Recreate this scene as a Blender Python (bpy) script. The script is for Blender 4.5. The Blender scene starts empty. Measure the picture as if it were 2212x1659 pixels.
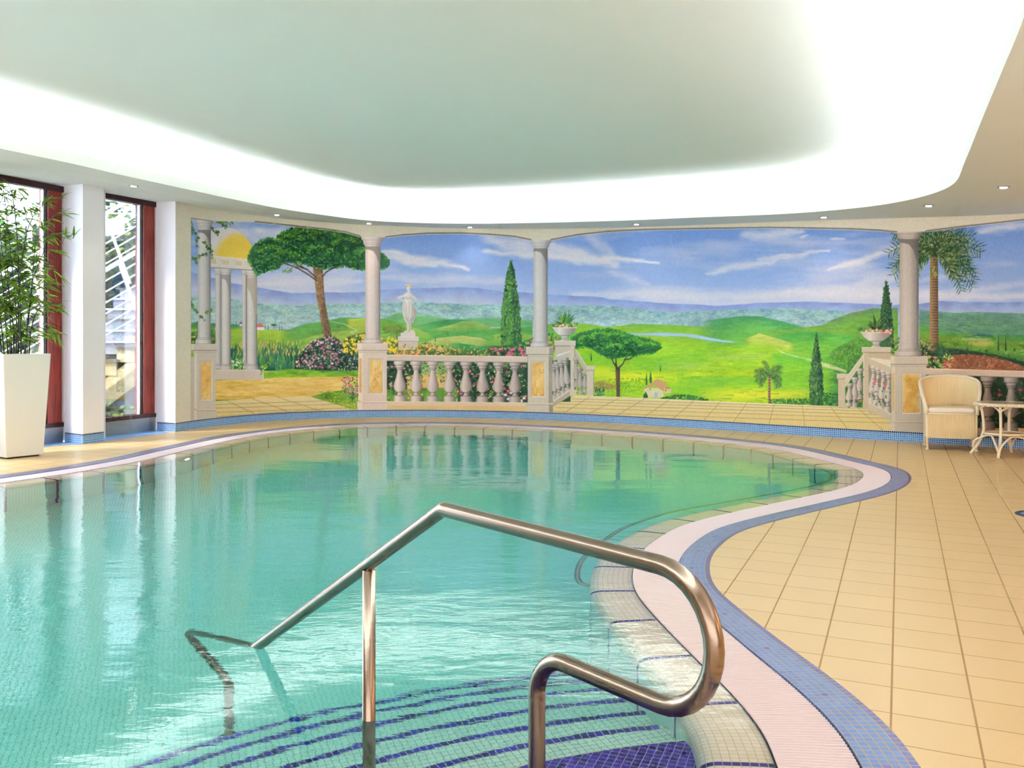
import bpy, bmesh, math, random
import numpy as np
from mathutils import Vector, Matrix

EXPOSURE = .80; SKY = 9.5; SUN = 14.; REAR = 120.; COVE = 165.; SPOT = 5.; UP_FILL = 40.
WATERCOL = (.16, .975, .985, 1); WATERDEN = .36; WAVE = .36
MSTEP = 1.; MURALGAIN = (.98, 1.0, 1.17)
# ================================================================ camera, sky, sun, exposure
sc = bpy.context.scene
col = bpy.context.collection
F, CX, YH, CH = 2000., 1106., 737., 1.2          # focal length in px, principal x, horizon y, eye height (m)
cam_d = bpy.data.cameras.new('camera'); cam = bpy.data.objects.new('camera', cam_d); col.objects.link(cam)
cam.location = (0, 0, CH); cam.rotation_euler = (math.pi/2, 0, 0)
cam_d.sensor_width = 36.; cam_d.lens = 36.*F/2212.; cam_d.shift_y = -(829.5-YH)/2212.
cam_d.clip_start = .05; cam_d.clip_end = 200
sc.camera = cam
sc.view_settings.view_transform = 'Standard'; sc.view_settings.look = 'None'
sc.view_settings.gamma = 1.; sc.view_settings.use_curve_mapping = False
sc.view_settings.exposure = EXPOSURE
sc.cycles.max_bounces = 7; sc.cycles.diffuse_bounces = 4; sc.cycles.glossy_bounces = 3
sc.cycles.transmission_bounces = 6; sc.cycles.transparent_max_bounces = 8; sc.cycles.volume_bounces = 0
sc.cycles.use_denoising = True; sc.cycles.use_light_tree = False; sc.cycles.use_adaptive_sampling = True; sc.cycles.adaptive_threshold = .1; sc.cycles.adaptive_min_samples = 10; sc.cycles.sample_clamp_indirect = 8.
sc.cycles.caustics_reflective = True; sc.cycles.caustics_refractive = True; sc.cycles.blur_glossy = .3

W = bpy.data.worlds.new('world'); sc.world = W; W.use_nodes = True
wn = W.node_tree.nodes; wl = W.node_tree.links; wn.clear()
wo = wn.new('ShaderNodeOutputWorld'); wb = wn.new('ShaderNodeBackground'); ws = wn.new('ShaderNodeTexSky')
ws.sky_type = 'HOSEK_WILKIE'; ws.turbidity = 3.; ws.ground_albedo = .4; ws.sun_direction = (-.3, .2, .93)
wm = wn.new('ShaderNodeMix'); wm.data_type = 'RGBA'; wm.inputs[0].default_value = .45
wm.inputs[7].default_value = (.80, .90, 1., 1)
wl.new(ws.outputs[0], wm.inputs[6]); wl.new(wm.outputs[2], wb.inputs[0]); wb.inputs[1].default_value = SKY
wl.new(wb.outputs[0], wo.inputs[0])

def light(name, kind, loc, energy, color=(1, 1, 1), size=None, rot=None, **kw):
    d = bpy.data.lights.new(name, kind); d.energy = energy; d.color = color
    if size is not None:
        if kind == 'AREA': d.shape = 'RECTANGLE'; d.size, d.size_y = size
        elif kind == 'SUN': d.angle = size
        else: d.shadow_soft_size = size
    for k, v in kw.items(): setattr(d, k, v)
    o = bpy.data.objects.new(name, d); col.objects.link(o); o.location = loc
    if rot: o.rotation_euler = rot
    return o
sun = light('sun', 'SUN', (-8, 10, 12), SUN, (1., .95, .88), .25)
sun.rotation_euler = Vector((.62, .30, -.72)).to_track_quat('-Z', 'Y').to_euler()

# the hall goes on behind the camera: an added, unseen area light fills it from there, unseen warm lights are assumed off to the right
light('rear_fill', 'AREA', (-.5, -3.3, 1.35), REAR, (1., .97, .95), (10., 2.2), (math.pi/2, 0, 0))
for x_ in (-3.8, 3.2):                               # added fill lights, out of view, brighten the raised ceiling
    light('rear_ceiling_fill', 'AREA', (x_, -1.6, 1.5), UP_FILL, (.90, .97, 1.), (.5, .5), (Vector((x_*-.35, 9.2, 2.9))).to_track_quat('-Z', 'Y').to_euler(), spread=1.3)
light('assumed_warm_light', 'POINT', (7.4, 4.4, 1.75), 55., (1., .58, .30), .15)  # unseen point light, added for an assumed warm source on the right
light('assumed_warm_light', 'POINT', (6.6, .4, 1.75), 45., (1., .58, .30), .15)  # second added warm light, also out of view and without a fixture

# ================================================================ helpers
def lin(r, g, b, a=1.):
    f = lambda v: (v/255./12.92) if v <= 10.3 else ((v/255.+.055)/1.055)**2.4
    return (f(r), f(g), f(b), a)
def gp(x, y, z=0.):                                   # photo pixel -> point on a level plane
    d = F*(CH-z)/(y-YH); return ((x-CX)*d/F, d)
SA, SB, SC_ = 2.560, -.0375, .0264                    # lowered ceiling plane, tilted in the model to fit the image pixels
def soffit_z(x, y): return SA+SB*x+SC_*y
def sp(x, y, up=0.):                                  # photo pixel -> point on the lowered ceiling
    u = (x-CX)/F; v = (y-YH)/F; d = (CH-SA-up)/(v+SB*u+SC_); return (u*d, d)
def tag(o, label=None, cat=None, group=None, kind=None):
    if label: o['label'] = label
    if cat: o['category'] = cat
    if group: o['group'] = group
    if kind: o['kind'] = kind
    return o
def empty(name, loc=(0, 0, 0), rz=0., **kw):
    o = bpy.data.objects.new(name, None); col.objects.link(o); o.location = loc; o.rotation_euler = (0, 0, rz); o.empty_display_size = .05
    return tag(o, **kw)
def link(name, me, mat=None, parent=None, smooth=False, **kw):
    o = bpy.data.objects.new(name, me); col.objects.link(o)
    if mat is not None:
        for m in (mat if isinstance(mat, (list, tuple)) else [mat]): me.materials.append(m)
    if parent: o.parent = parent
    if smooth:
        me.polygons.foreach_set('use_smooth', [True]*len(me.polygons)); me.update()
    return tag(o, **kw)
class MB:                                             # collects faces into one mesh
    def __init__(s): s.v = []; s.f = []; s.uv = None; s.mi = []
    def add(s, vs, fs, mi=0):
        n = len(s.v); s.v += [tuple(v) for v in vs]; s.f += [tuple(n+i for i in f) for f in fs]; s.mi += [mi]*len(fs); return s
    def box(s, c, size, rz=0., R=None, mi=0):
        hx, hy, hz = size[0]/2, size[1]/2, size[2]/2
        vs = [Vector((x, y, z)) for x in (-hx, hx) for y in (-hy, hy) for z in (-hz, hz)]
        M = R if R is not None else Matrix.Rotation(rz, 3, 'Z')
        c = Vector(c); vs = [M @ v+c for v in vs]
        return s.add(vs, [(0, 1, 3, 2), (4, 6, 7, 5), (0, 4, 5, 1), (2, 3, 7, 6), (0, 2, 6, 4), (1, 5, 7, 3)], mi)
    def bar(s, a, b, w, h, mi=0):
        a, b = Vector(a), Vector(b); d = b-a; L = d.length; z = d.normalized()
        up = Vector((0, 0, 1)) if abs(z.z) < .95 else Vector((0, 1, 0)); x = up.cross(z).normalized(); y = z.cross(x)
        R = Matrix((x, y, z)).transposed(); return s.box((a+b)/2, (w, h, L), R=R, mi=mi)
    def tube(s, pts, r, n=10, caps=True, closed=False, mi=0):
        P = [Vector(p) for p in pts]; m = len(P); rr = r if isinstance(r, (list, tuple)) else [r]*m
        T = []
        for i in range(m):
            a = P[(i-1) % m] if (closed or i > 0) else P[0]; b = P[(i+1) % m] if (closed or i < m-1) else P[-1]; T.append((b-a).normalized())
        nrm = Vector((0, 0, 1)) if abs(T[0].z) < .9 else Vector((1, 0, 0)); nrm = (nrm-T[0]*nrm.dot(T[0])).normalized(); vs = []
        for i in range(m):
            nrm = (nrm-T[i]*nrm.dot(T[i])).normalized(); bn = T[i].cross(nrm)
            for k in range(n):
                a = 2*math.pi*k/n; vs.append(P[i]+(nrm*math.cos(a)+bn*math.sin(a))*rr[i])
        fs = []
        for i in range(m if closed else m-1):
            j = (i+1) % m
            for k in range(n): fs.append((i*n+k, i*n+(k+1) % n, j*n+(k+1) % n, j*n+k))
        if caps and not closed: fs.append(tuple(range(n-1, -1, -1))); fs.append(tuple((m-1)*n+k for k in range(n)))
        return s.add(vs, fs, mi)
    def lathe(s, prof, n=24, c=(0, 0, 0), mi=0, caps=True):
        vs = []; m = len(prof)
        for (r, z) in prof:
            for k in range(n): a = 2*math.pi*k/n; vs.append((c[0]+r*math.cos(a), c[1]+r*math.sin(a), c[2]+z))
        fs = [(i*n+k, i*n+(k+1) % n, (i+1)*n+(k+1) % n, (i+1)*n+k) for i in range(m-1) for k in range(n)]
        if caps: fs.append(tuple(range(n-1, -1, -1))); fs.append(tuple((m-1)*n+k for k in range(n)))
        return s.add(vs, fs, mi)
    def build(s, name, mat, parent=None, smooth=False, uvs=None, **kw):
        me = bpy.data.meshes.new(name); me.from_pydata(s.v, [], s.f); me.update()
        if any(s.mi): me.polygons.foreach_set('material_index', s.mi)
        o = link(name, me, mat, parent, smooth, **kw)
        if uvs is not None:
            u = me.uv_layers.new(name='UVMap'); arr = np.array(uvs, np.float32)[[l.vertex_index for l in me.loops]]; u.data.foreach_set('uv', arr.ravel())
        return o
def recalc(o, angle=None):
    bm = bmesh.new(); bm.from_mesh(o.data); bmesh.ops.recalc_face_normals(bm, faces=bm.faces); bm.to_mesh(o.data); bm.free(); return o
def bevel(o, w, seg=2):
    m = o.modifiers.new('bevel', 'BEVEL'); m.width = w; m.segments = seg; m.limit_method = 'ANGLE'; m.angle_limit = .6; return o
def fill(name, outer, holes, z, mat, up=True, **kw):   # flat polygon with holes; z number or f(x, y)
    bm = bmesh.new(); E = []
    for lp in [outer]+list(holes):
        vs = [bm.verts.new((p[0], p[1], 0)) for p in lp]; E += [bm.edges.new((vs[i], vs[(i+1) % len(vs)])) for i in range(len(vs))]
    bmesh.ops.triangle_fill(bm, use_beauty=True, use_dissolve=False, edges=E)
    for v in bm.verts: v.co.z = z(v.co.x, v.co.y) if callable(z) else z
    bm.normal_update()
    for f in bm.faces:
        if (f.normal.z > 0) != up: f.normal_flip()
    me = bpy.data.meshes.new(name); bm.to_mesh(me); bm.free(); return link(name, me, mat, **kw)
def catmull(P, n=8, closed=True):
    P = [np.array(p, float) for p in P]; m = len(P); out = []
    for i in range(m if closed else m-1):
        a = P[(i-1) % m] if (closed or i > 0) else 2*P[0]-P[1]; b = P[i]; c = P[(i+1) % m]; d = P[(i+2) % m] if (closed or i < m-2) else 2*P[-1]-P[-2]
        for k in range(n):
            t = k/n; out.append(.5*((2*b)+(c-a)*t+(2*a-5*b+4*c-d)*t*t+(-a+3*b-3*c+d)*t**3))
    if not closed: out.append(P[-1])
    return np.array(out)
def resample(P, step, closed=True):
    Q = np.vstack([P, P[:1]]) if closed else P; s = np.r_[0, np.cumsum(np.linalg.norm(np.diff(Q, axis=0), axis=1))]
    n = max(3, int(round(s[-1]/step))); t = np.linspace(0, s[-1], n+1); t = t[:-1] if closed else t
    return np.c_[np.interp(t, s, Q[:, 0]), np.interp(t, s, Q[:, 1])], s[-1]
def smooth_loop(P, k):
    for _ in range(k): P = .25*np.roll(P, 1, 0)+.5*P+.25*np.roll(P, -1, 0)
    return P

# ---- materials
def mat(name, color=(.8, .8, .8, 1), rough=.5, metal=0., spec=.5, **kw):
    m = bpy.data.materials.new(name); m.use_nodes = True; b = m.node_tree.nodes['Principled BSDF']
    b.inputs['Base Color'].default_value = color; b.inputs['Roughness'].default_value = rough; b.inputs['Metallic'].default_value = metal
    b.inputs['Specular IOR Level'].default_value = spec
    for k, v in kw.items(): b.inputs[k].default_value = v
    return m
class N:                                              # small node-graph helper
    def __init__(s, m): s.m = m; s.t = m.node_tree; s.b = s.t.nodes.get('Principled BSDF')
    def n(s, t, **kw):
        x = s.t.nodes.new(t)
        for k, v in kw.items(): setattr(x, k, v)
        return x
    def l(s, a, b): s.t.links.new(a, b)
    def put(s, sock, v):
        if isinstance(v, bpy.types.NodeSocket): s.l(v, sock)
        elif v is not None: sock.default_value = v
    def math(s, op, a, b=None, c=None):
        x = s.n('ShaderNodeMath', operation=op); s.put(x.inputs[0], a); s.put(x.inputs[1], b)
        if c is not None: s.put(x.inputs[2], c)
        return x.outputs[0]
    def mix(s, f, a, b):
        x = s.n('ShaderNodeMix', data_type='RGBA'); s.put(x.inputs[0], f); s.put(x.inputs[6], a); s.put(x.inputs[7], b); return x.outputs[2]
    def noise(s, vec, scale, detail=3., rough=.5, dim='3D'):
        x = s.n('ShaderNodeTexNoise', noise_dimensions=dim); x.inputs['Scale'].default_value = scale; x.inputs['Detail'].default_value = detail; x.inputs['Roughness'].default_value = rough
        if vec is not None: s.l(vec, x.inputs['Vector'])
        return x.outputs['Fac']
    def ramp(s, f, stops):
        x = s.n('ShaderNodeValToRGB'); e = x.color_ramp.elements
        while len(e) < len(stops): e.new(.5)
        for i, (p, c) in enumerate(stops): e[i].position = p; e[i].color = c
        s.l(f, x.inputs[0]); return x.outputs[0]
    def obj(s): return s.n('ShaderNodeTexCoord').outputs['Object']
    def uv(s): return s.n('ShaderNodeTexCoord').outputs['UV']
    def xyz(s, v): x = s.n('ShaderNodeSeparateXYZ'); s.l(v, x.inputs[0]); return x.outputs
    def comb(s, x, y, z=0.):
        c = s.n('ShaderNodeCombineXYZ'); s.put(c.inputs[0], x); s.put(c.inputs[1], y); s.put(c.inputs[2], z); return c.outputs[0]
    def bump(s, h, strength=.3, dist=.01):
        x = s.n('ShaderNodeBump'); x.inputs['Strength'].default_value = strength; x.inputs['Distance'].default_value = dist; s.l(h, x.inputs['Height']); s.l(x.outputs[0], s.b.inputs['Normal']); return x
    def grid(s, a, b, ga, gb):                        # 1 inside tiles, 0 in joints; also a per-tile random value
        fa = s.math('FRACT', a); fb = s.math('FRACT', b)
        da = s.math('ABSOLUTE', s.math('SUBTRACT', fa, .5)); db = s.math('ABSOLUTE', s.math('SUBTRACT', fb, .5))
        ma = s.math('LESS_THAN', da, .5-ga/2) if isinstance(ga, float) else s.math('LESS_THAN', da, ga)
        mb = s.math('LESS_THAN', db, .5-gb/2)
        w = s.n('ShaderNodeTexWhiteNoise', noise_dimensions='2D'); s.l(s.comb(s.math('FLOOR', a), s.math('FLOOR', b)), w.inputs['Vector'])
        return s.math('MULTIPLY', ma, mb), w.outputs['Value']

M = {}
M['white'] = mat('white_plaster', lin(236, 234, 230), .8)
M['cream'] = mat('cream_plaster', lin(214, 204, 178), .8)
M['steel_sill'] = mat('brushed_steel', (.32, .34, .36, 1), .38, .9)
def m_plaster(name, c, v=.03):
    m = mat(name, c, .85); g = N(m); n_ = g.noise(g.obj(), 3., 4.)
    c2 = tuple(max(0, x*(1-v*3)) for x in c[:3])+(1,)
    g.l(g.mix(n_, c, c2), g.b.inputs['Base Color']); g.bump(g.noise(g.obj(), 60., 2.), .08, .003); return m
M['soffit'] = m_plaster('soffit_paint', lin(238, 238, 234), .01)
M['ceiling'] = m_plaster('ceiling_paint', lin(242, 241, 237), .01)
M['pillar'] = m_plaster('pillar_paint', lin(244, 240, 246), .02)
M['wall'] = m_plaster('wall_paint', lin(222, 214, 190), .02)
def m_floor():
    m = mat('sand_floor_tiles', lin(226, 200, 152), .34, spec=.25); g = N(m); X = g.xyz(g.obj())
    a1, a2 = math.radians(67.25), math.radians(-25.8); A = np.array([[math.cos(a1), math.cos(a2)], [math.sin(a1), math.sin(a2)]]); I = np.linalg.inv(A)
    p0 = gp(1925, 1540.4); a0, b0 = I @ np.array(p0); pa = .2415; pb = .2475/math.sin(a1-a2)
    a = g.math('ADD', g.math('ADD', g.math('MULTIPLY', X[0], I[0, 0]/pa), g.math('MULTIPLY', X[1], I[0, 1]/pa)), -a0/pa+40)
    b = g.math('ADD', g.math('ADD', g.math('MULTIPLY', X[0], I[1, 0]/pb), g.math('MULTIPLY', X[1], I[1, 1]/pb)), -b0/pb+40)
    k, r = g.grid(a, b, .02, .028)
    n1 = g.noise(g.obj(), 2.2, 3.); n2 = g.noise(g.obj(), 90., 2.)
    t = g.mix(g.math('MULTIPLY', r, .5), lin(216, 184, 134), lin(205, 171, 120)); t = g.mix(g.math('MULTIPLY', n1, .35), t, lin(222, 190, 142)); t = g.mix(g.math('MULTIPLY', n2, .12), t, lin(190, 164, 120))
    g.l(g.mix(k, lin(150, 118, 78), t), g.b.inputs['Base Color'])
    g.l(g.math('SUBTRACT', .85, g.math('MULTIPLY', k, .5)), g.b.inputs['Roughness']); return m
M['floor'] = m_floor()
def m_mosaic(name, base, var, grout, pitch=1., joint=.12, rough=.3, space='UV', stripe=None, purple=lin(44, 30, 150), border=None, rot=0., spec=.2, rows=None):
    """square mosaic. stripe=(period in tiles, on u): a dark row across; border: rows with v>=border are purple; rows: dark inset every n"""
    m = mat(name, base, rough, spec=spec); g = N(m); v = g.uv() if space == 'UV' else g.obj()
    X = g.xyz(v)
    if rot:
        u_ = g.math('ADD', g.math('MULTIPLY', X[0], math.cos(rot)/pitch), g.math('MULTIPLY', X[1], math.sin(rot)/pitch)); v_ = g.math('ADD', g.math('MULTIPLY', X[0], -math.sin(rot)/pitch), g.math('MULTIPLY', X[1], math.cos(rot)/pitch))
        u_ = g.math('ADD', u_, 1000.); v_ = g.math('ADD', v_, 1000.)
    else:
        u_ = g.math('ADD', g.math('MULTIPLY', X[0], 1/pitch), 0.); v_ = g.math('ADD', g.math('MULTIPLY', X[1], 1/pitch), 0.)
    k, r = g.grid(u_, v_, joint, joint)
    t = g.mix(r, base, var)
    pv = g.mix(r, purple, tuple(c*.45 for c in purple[:3])+(1,))
    if stripe:
        s_ = g.math('LESS_THAN', g.math('MODULO', g.math('FLOOR', u_), float(stripe)), .5); t = g.mix(s_, t, pv)
    if border is not None:
        t = g.mix(g.math('GREATER_THAN', v_, float(border)), t, pv)
    if rows:
        s1 = g.math('LESS_THAN', g.math('MODULO', g.math('FLOOR', u_), float(rows)), .5); s2 = g.math('LESS_THAN', g.math('ABSOLUTE', g.math('SUBTRACT', g.math('FLOOR', v_), 2.)), .5)
        t = g.mix(g.math('MULTIPLY', s1, s2), t, lin(40, 30, 110))
    g.l(g.mix(k, grout, t), g.b.inputs['Base Color']); g.l(g.math('SUBTRACT', .8, g.math('MULTIPLY', k, .8-rough)), g.b.inputs['Roughness'])
    return m
G0 = lin(176, 158, 128)
M['band'] = m_mosaic('blue_band_mosaic', lin(54, 86, 150), lin(76, 110, 168), lin(170, 146, 120), purple=lin(34, 20, 116), border=5., rows=18., joint=.13)
M['skirt'] = m_mosaic('blue_skirting_mosaic', lin(58, 110, 178), lin(84, 136, 196), lin(186, 208, 224), border=4., joint=.2, purple=lin(22, 12, 70))
M['coping'] = m_mosaic('cream_coping_mosaic', lin(252, 240, 222), lin(244, 230, 208), lin(206, 190, 160), stripe=18, joint=.09)
M['poolwall'] = m_mosaic('aqua_pool_wall_mosaic', lin(228, 246, 234), lin(216, 240, 226), lin(150, 190, 176), stripe=18, joint=.09)
M['poolfloor'] = m_mosaic('aqua_pool_floor_mosaic', lin(228, 246, 234), lin(214, 238, 224), lin(128, 176, 168), pitch=.0257, joint=.1, space='OBJ', rot=.35)
M['step'] = m_mosaic('aqua_step_mosaic', lin(236, 248, 232), lin(228, 240, 222), lin(156, 184, 156), joint=.08, border=1e9)
M['purple'] = m_mosaic('purple_mosaic', lin(60, 34, 170), lin(40, 22, 110), lin(160, 150, 190), pitch=.0257, joint=.1, space='OBJ', rot=-.35)
M['floorblue'] = m_mosaic('pale_blue_floor_mosaic', lin(110, 160, 226), lin(126, 172, 232), lin(150, 180, 220), pitch=.0257, joint=.1, space='OBJ', rot=1.2)
M['grate'] = mat('cream_grate_plastic', lin(230, 210, 212), .45)
M['gutter'] = mat('dark_gutter', lin(92, 66, 44), .8)
def m_steel(name, c=(.32, .245, .195, 1), r=.26):
    m = mat(name, c, r, 1.); g = N(m); X = g.xyz(g.obj()); n_ = g.noise(g.comb(g.math('MULTIPLY', X[0], 6.), g.math('MULTIPLY', X[1], 6.), g.math('MULTIPLY', X[2], 6.)), 1., 2.)
    return m
M['steel'] = m_steel('brushed_stainless')
M['chrome'] = mat('thin_rail_steel', (.42, .46, .38, 1), .28, 1.)
def m_wood():
    m = mat('mahogany', lin(120, 34, 26), .3); g = N(m); X = g.xyz(g.obj()); v = g.comb(g.math('MULTIPLY', X[0], 18.), g.math('MULTIPLY', X[1], 18.), X[2]); n_ = g.noise(v, 3., 4.)
    g.l(g.ramp(n_, [(.3, lin(96, 24, 20)), (.7, lin(150, 52, 36))]), g.b.inputs['Base Color']); return m
M['wood'] = m_wood()
M['darkwood'] = mat('dark_mahogany', lin(52, 14, 18), .35)
M['seal'] = mat('black_seal', lin(22, 26, 32), .5)
def m_glass():
    m = bpy.data.materials.new('window_glass'); m.use_nodes = True; g = N(m); g.t.nodes.clear()
    o = g.n('ShaderNodeOutputMaterial'); t = g.n('ShaderNodeBsdfTransparent'); gl = g.n('ShaderNodeBsdfGlossy'); gl.inputs['Roughness'].default_value = 0.
    gl.inputs['Color'].default_value = (.9, .95, 1, 1); fr = g.n('ShaderNodeFresnel'); fr.inputs[0].default_value = 1.45; mx = g.n('ShaderNodeMixShader')
    g.l(g.math('MULTIPLY', fr.outputs[0], .8), mx.inputs[0]); g.l(t.outputs[0], mx.inputs[1]); g.l(gl.outputs[0], mx.inputs[2]); g.l(mx.outputs[0], o.inputs[0]); return m
M['glass'] = m_glass()
def emis(name, c, s):
    m = mat(name, (0, 0, 0, 1), .6); b = m.node_tree.nodes['Principled BSDF']; b.inputs['Emission Color'].default_value = c; b.inputs['Emission Strength'].default_value = s; return m
M['nose'] = m_mosaic('purple_nosing', lin(58, 34, 176), lin(34, 20, 110), lin(190, 200, 190), joint=.12)
M['darkblue'] = mat('dark_blue_tile', lin(34, 44, 92), .3)
M['discblue'] = mat('blue_tile', lin(96, 138, 190), .3)
M['planter'] = mat('white_lacquer', lin(240, 236, 228), .3)
M['soil'] = mat('dark_soil', lin(58, 48, 36), .95)
M['stem'] = mat('dark_cane', lin(30, 26, 34), .35)
M['tabletop'] = mat('glass_topped_cane', lin(226, 214, 190), .15)
def m_leaf(name, c1, c2, tr=.4):
    m = mat(name, c1, .45); g = N(m); n_ = g.noise(g.obj(), 6., 1.); cc = g.mix(n_, c1, c2); g.l(cc, g.b.inputs['Base Color'])
    t = g.n('ShaderNodeBsdfTranslucent'); g.l(cc, t.inputs[0]); mx = g.n('ShaderNodeMixShader'); mx.inputs[0].default_value = tr
    out = [n for n in g.t.nodes if n.type == 'OUTPUT_MATERIAL'][0]; g.l(g.b.outputs[0], mx.inputs[1]); g.l(t.outputs[0], mx.inputs[2]); g.l(mx.outputs[0], out.inputs[0]); return m
M['bamboo'] = m_leaf('bamboo_leaf', lin(52, 110, 40), lin(150, 180, 50), .45)
M['leaf1'] = m_leaf('ivy_green', lin(52, 100, 40), lin(84, 130, 46)); M['leaf2'] = m_leaf('ivy_dark', lin(18, 46, 28), lin(34, 66, 36))
M['leaf3'] = m_leaf('ivy_yellow', lin(160, 166, 50), lin(120, 150, 40)); M['leaf4'] = m_leaf('ivy_mid', lin(40, 80, 46), lin(66, 104, 50))
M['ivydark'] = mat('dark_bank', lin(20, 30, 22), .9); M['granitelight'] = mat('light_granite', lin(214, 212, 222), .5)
M['railwhite'] = mat('white_painted_tube', lin(240, 240, 244), .35)
# ---------------------------------------------------------------- mural painting (numpy brushwork on a canvas)
MX0, MX1, MY0, MY1 = 379, 2440, 428, 962          # canvas frame of the wall painting
MW, MH = MX1-MX0, MY1-MY0
def paint_mural():
    rng = np.random.RandomState(5)
    C = np.zeros((MH, MW, 3), np.float32)
    XX, YY = np.meshgrid(np.arange(MW)+MX0+.5, np.arange(MH)+MY0+.5)
    XX = XX.astype(np.float32); YY = YY.astype(np.float32)
    def col(*c): return np.array(c, np.float32)/255.
    def noise(sx, sy, seed, octv=3, rough=.55):
        r = np.random.RandomState(seed); out = np.zeros((MH, MW), np.float32); a = 1.; t = 0
        for k in range(octv):
            gx, gy = max(2, int(MW/sx)+2), max(2, int(MH/sy)+2)
            g = r.rand(gy, gx).astype(np.float32)
            u = np.linspace(0, gx-1.001, MW); v = np.linspace(0, gy-1.001, MH)
            ui = u.astype(int); vi = v.astype(int); fu = u-ui; fv = v-vi
            fu = fu*fu*(3-2*fu); fv = fv*fv*(3-2*fv)
            A = g[vi][:, ui]*(1-fu)+g[vi][:, ui+1]*fu
            B = g[vi+1][:, ui]*(1-fu)+g[vi+1][:, ui+1]*fu
            out += a*(A*(1-fv[:, None])+B*fv[:, None]); t += a
            a *= rough; sx = max(2, sx/2); sy = max(2, sy/2)
        return out/t
    def box(x0, y0, x1, y1, pad=2):
        i0 = max(0, int(x0-MX0)-pad); i1 = min(MW, int(x1-MX0)+pad+1)
        j0 = max(0, int(y0-MY0)-pad); j1 = min(MH, int(y1-MY0)+pad+1)
        if i0 >= i1 or j0 >= j1: return None
        return (slice(j0, j1), slice(i0, i1))
    def blend(s, m, c):
        m = m[..., None]
        C[s] = C[s]*(1-m)+(c if isinstance(c, np.ndarray) else col(*c))*m
    def polymask(pts, s, soft=1.):
        # signed distance to the polygon edge gives an antialiased mask
        X = XX[s]; Y = YY[s]; inside = np.zeros(X.shape, bool); D = np.full(X.shape, 1e9, np.float32)
        n = len(pts)
        for k in range(n):
            x0, y0 = pts[k]; x1, y1 = pts[(k+1) % n]
            if y0 != y1:
                t = ((y0 > Y) != (y1 > Y)) & (X < (x1-x0)*(Y-y0)/(y1-y0)+x0)
                inside ^= t
            dx, dy = x1-x0, y1-y0; L = dx*dx+dy*dy+1e-9
            h = np.clip(((X-x0)*dx+(Y-y0)*dy)/L, 0, 1)
            D = np.minimum(D, (X-x0-h*dx)**2+(Y-y0-h*dy)**2)
        D = np.sqrt(D); D = np.where(inside, D, -D)
        return np.clip(D/soft+.5, 0, 1)
    def poly(pts, c, soft=1., a=1., grad=None):
        xs = [p[0] for p in pts]; ys = [p[1] for p in pts]
        s = box(min(xs), min(ys), max(xs), max(ys), int(soft)+2)
        if s is None: return
        m = polymask(pts, s, soft)*a
        if grad is not None:                      # horizontal colour ramp [(x, colour), ...]
            gx = [g[0] for g in grad]
            cc = np.stack([np.interp(XX[s], gx, [g[1][k]/255. for g in grad]) for k in range(3)], -1).astype(np.float32)
            blend(s, m, cc)
        else: blend(s, m, c)
    def rect(x0, y0, x1, y1, c, **k): poly([(x0, y0), (x1, y0), (x1, y1), (x0, y1)], c, **k)
    def stroke(x0, y0, x1, y1, w0, w1, c, a=1.):
        w = max(w0, w1)+1
        s = box(min(x0, x1)-w, min(y0, y1)-w, max(x0, x1)+w, max(y0, y1)+w, 1)
        if s is None: return
        X = XX[s]; Y = YY[s]; dx, dy = x1-x0, y1-y0; L = dx*dx+dy*dy+1e-9
        h = np.clip(((X-x0)*dx+(Y-y0)*dy)/L, 0, 1)
        d = np.sqrt((X-x0-h*dx)**2+(Y-y0-h*dy)**2)
        m = np.clip((w0+(w1-w0)*h)-d+.5, 0, 1)*a
        blend(s, m, c)
    def leaf(x, y, L, ang, w, c, a=1.):
        ex, ey = x+L*math.cos(ang), y+L*math.sin(ang)
        mx, my = (x+ex)/2, (y+ey)/2
        stroke(x, y, mx, my, w*.35, w, c, a); stroke(mx, my, ex, ey, w, .12, c, a)
    def ell(x, y, rx, ry, c, soft=1., a=1.):
        s = box(x-rx, y-ry, x+rx, y+ry, 2)
        if s is None: return
        d = (1-np.sqrt(((XX[s]-x)/rx)**2+((YY[s]-y)/ry)**2))*min(rx, ry)
        blend(s, np.clip(d/soft+.5, 0, 1)*a, c)
    def curve(pts, xs): return np.interp(xs, [p[0] for p in pts], [p[1] for p in pts])
    def vary(c, v): return tuple(np.clip(np.array(c)+rng.uniform(-v, v)+rng.uniform(-v*.5, v*.5, 3), 0, 255))

    # ---- sky
    t = np.clip((YY-480)/175, 0, 1)
    sky = (1-t)[..., None]*col(112, 146, 200)+t[..., None]*col(164, 180, 210)
    C[:] = sky
    n1 = noise(300, 60, 1, 4); n2 = noise(150, 24, 2, 4)
    cl = np.clip((n1*.6+n2*.5-.53)*3.0+np.clip((YY-590)/60, 0, .5), 0, .8)
    blend((slice(0, MH), slice(0, MW)), cl, col(212, 206, 212))
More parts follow.
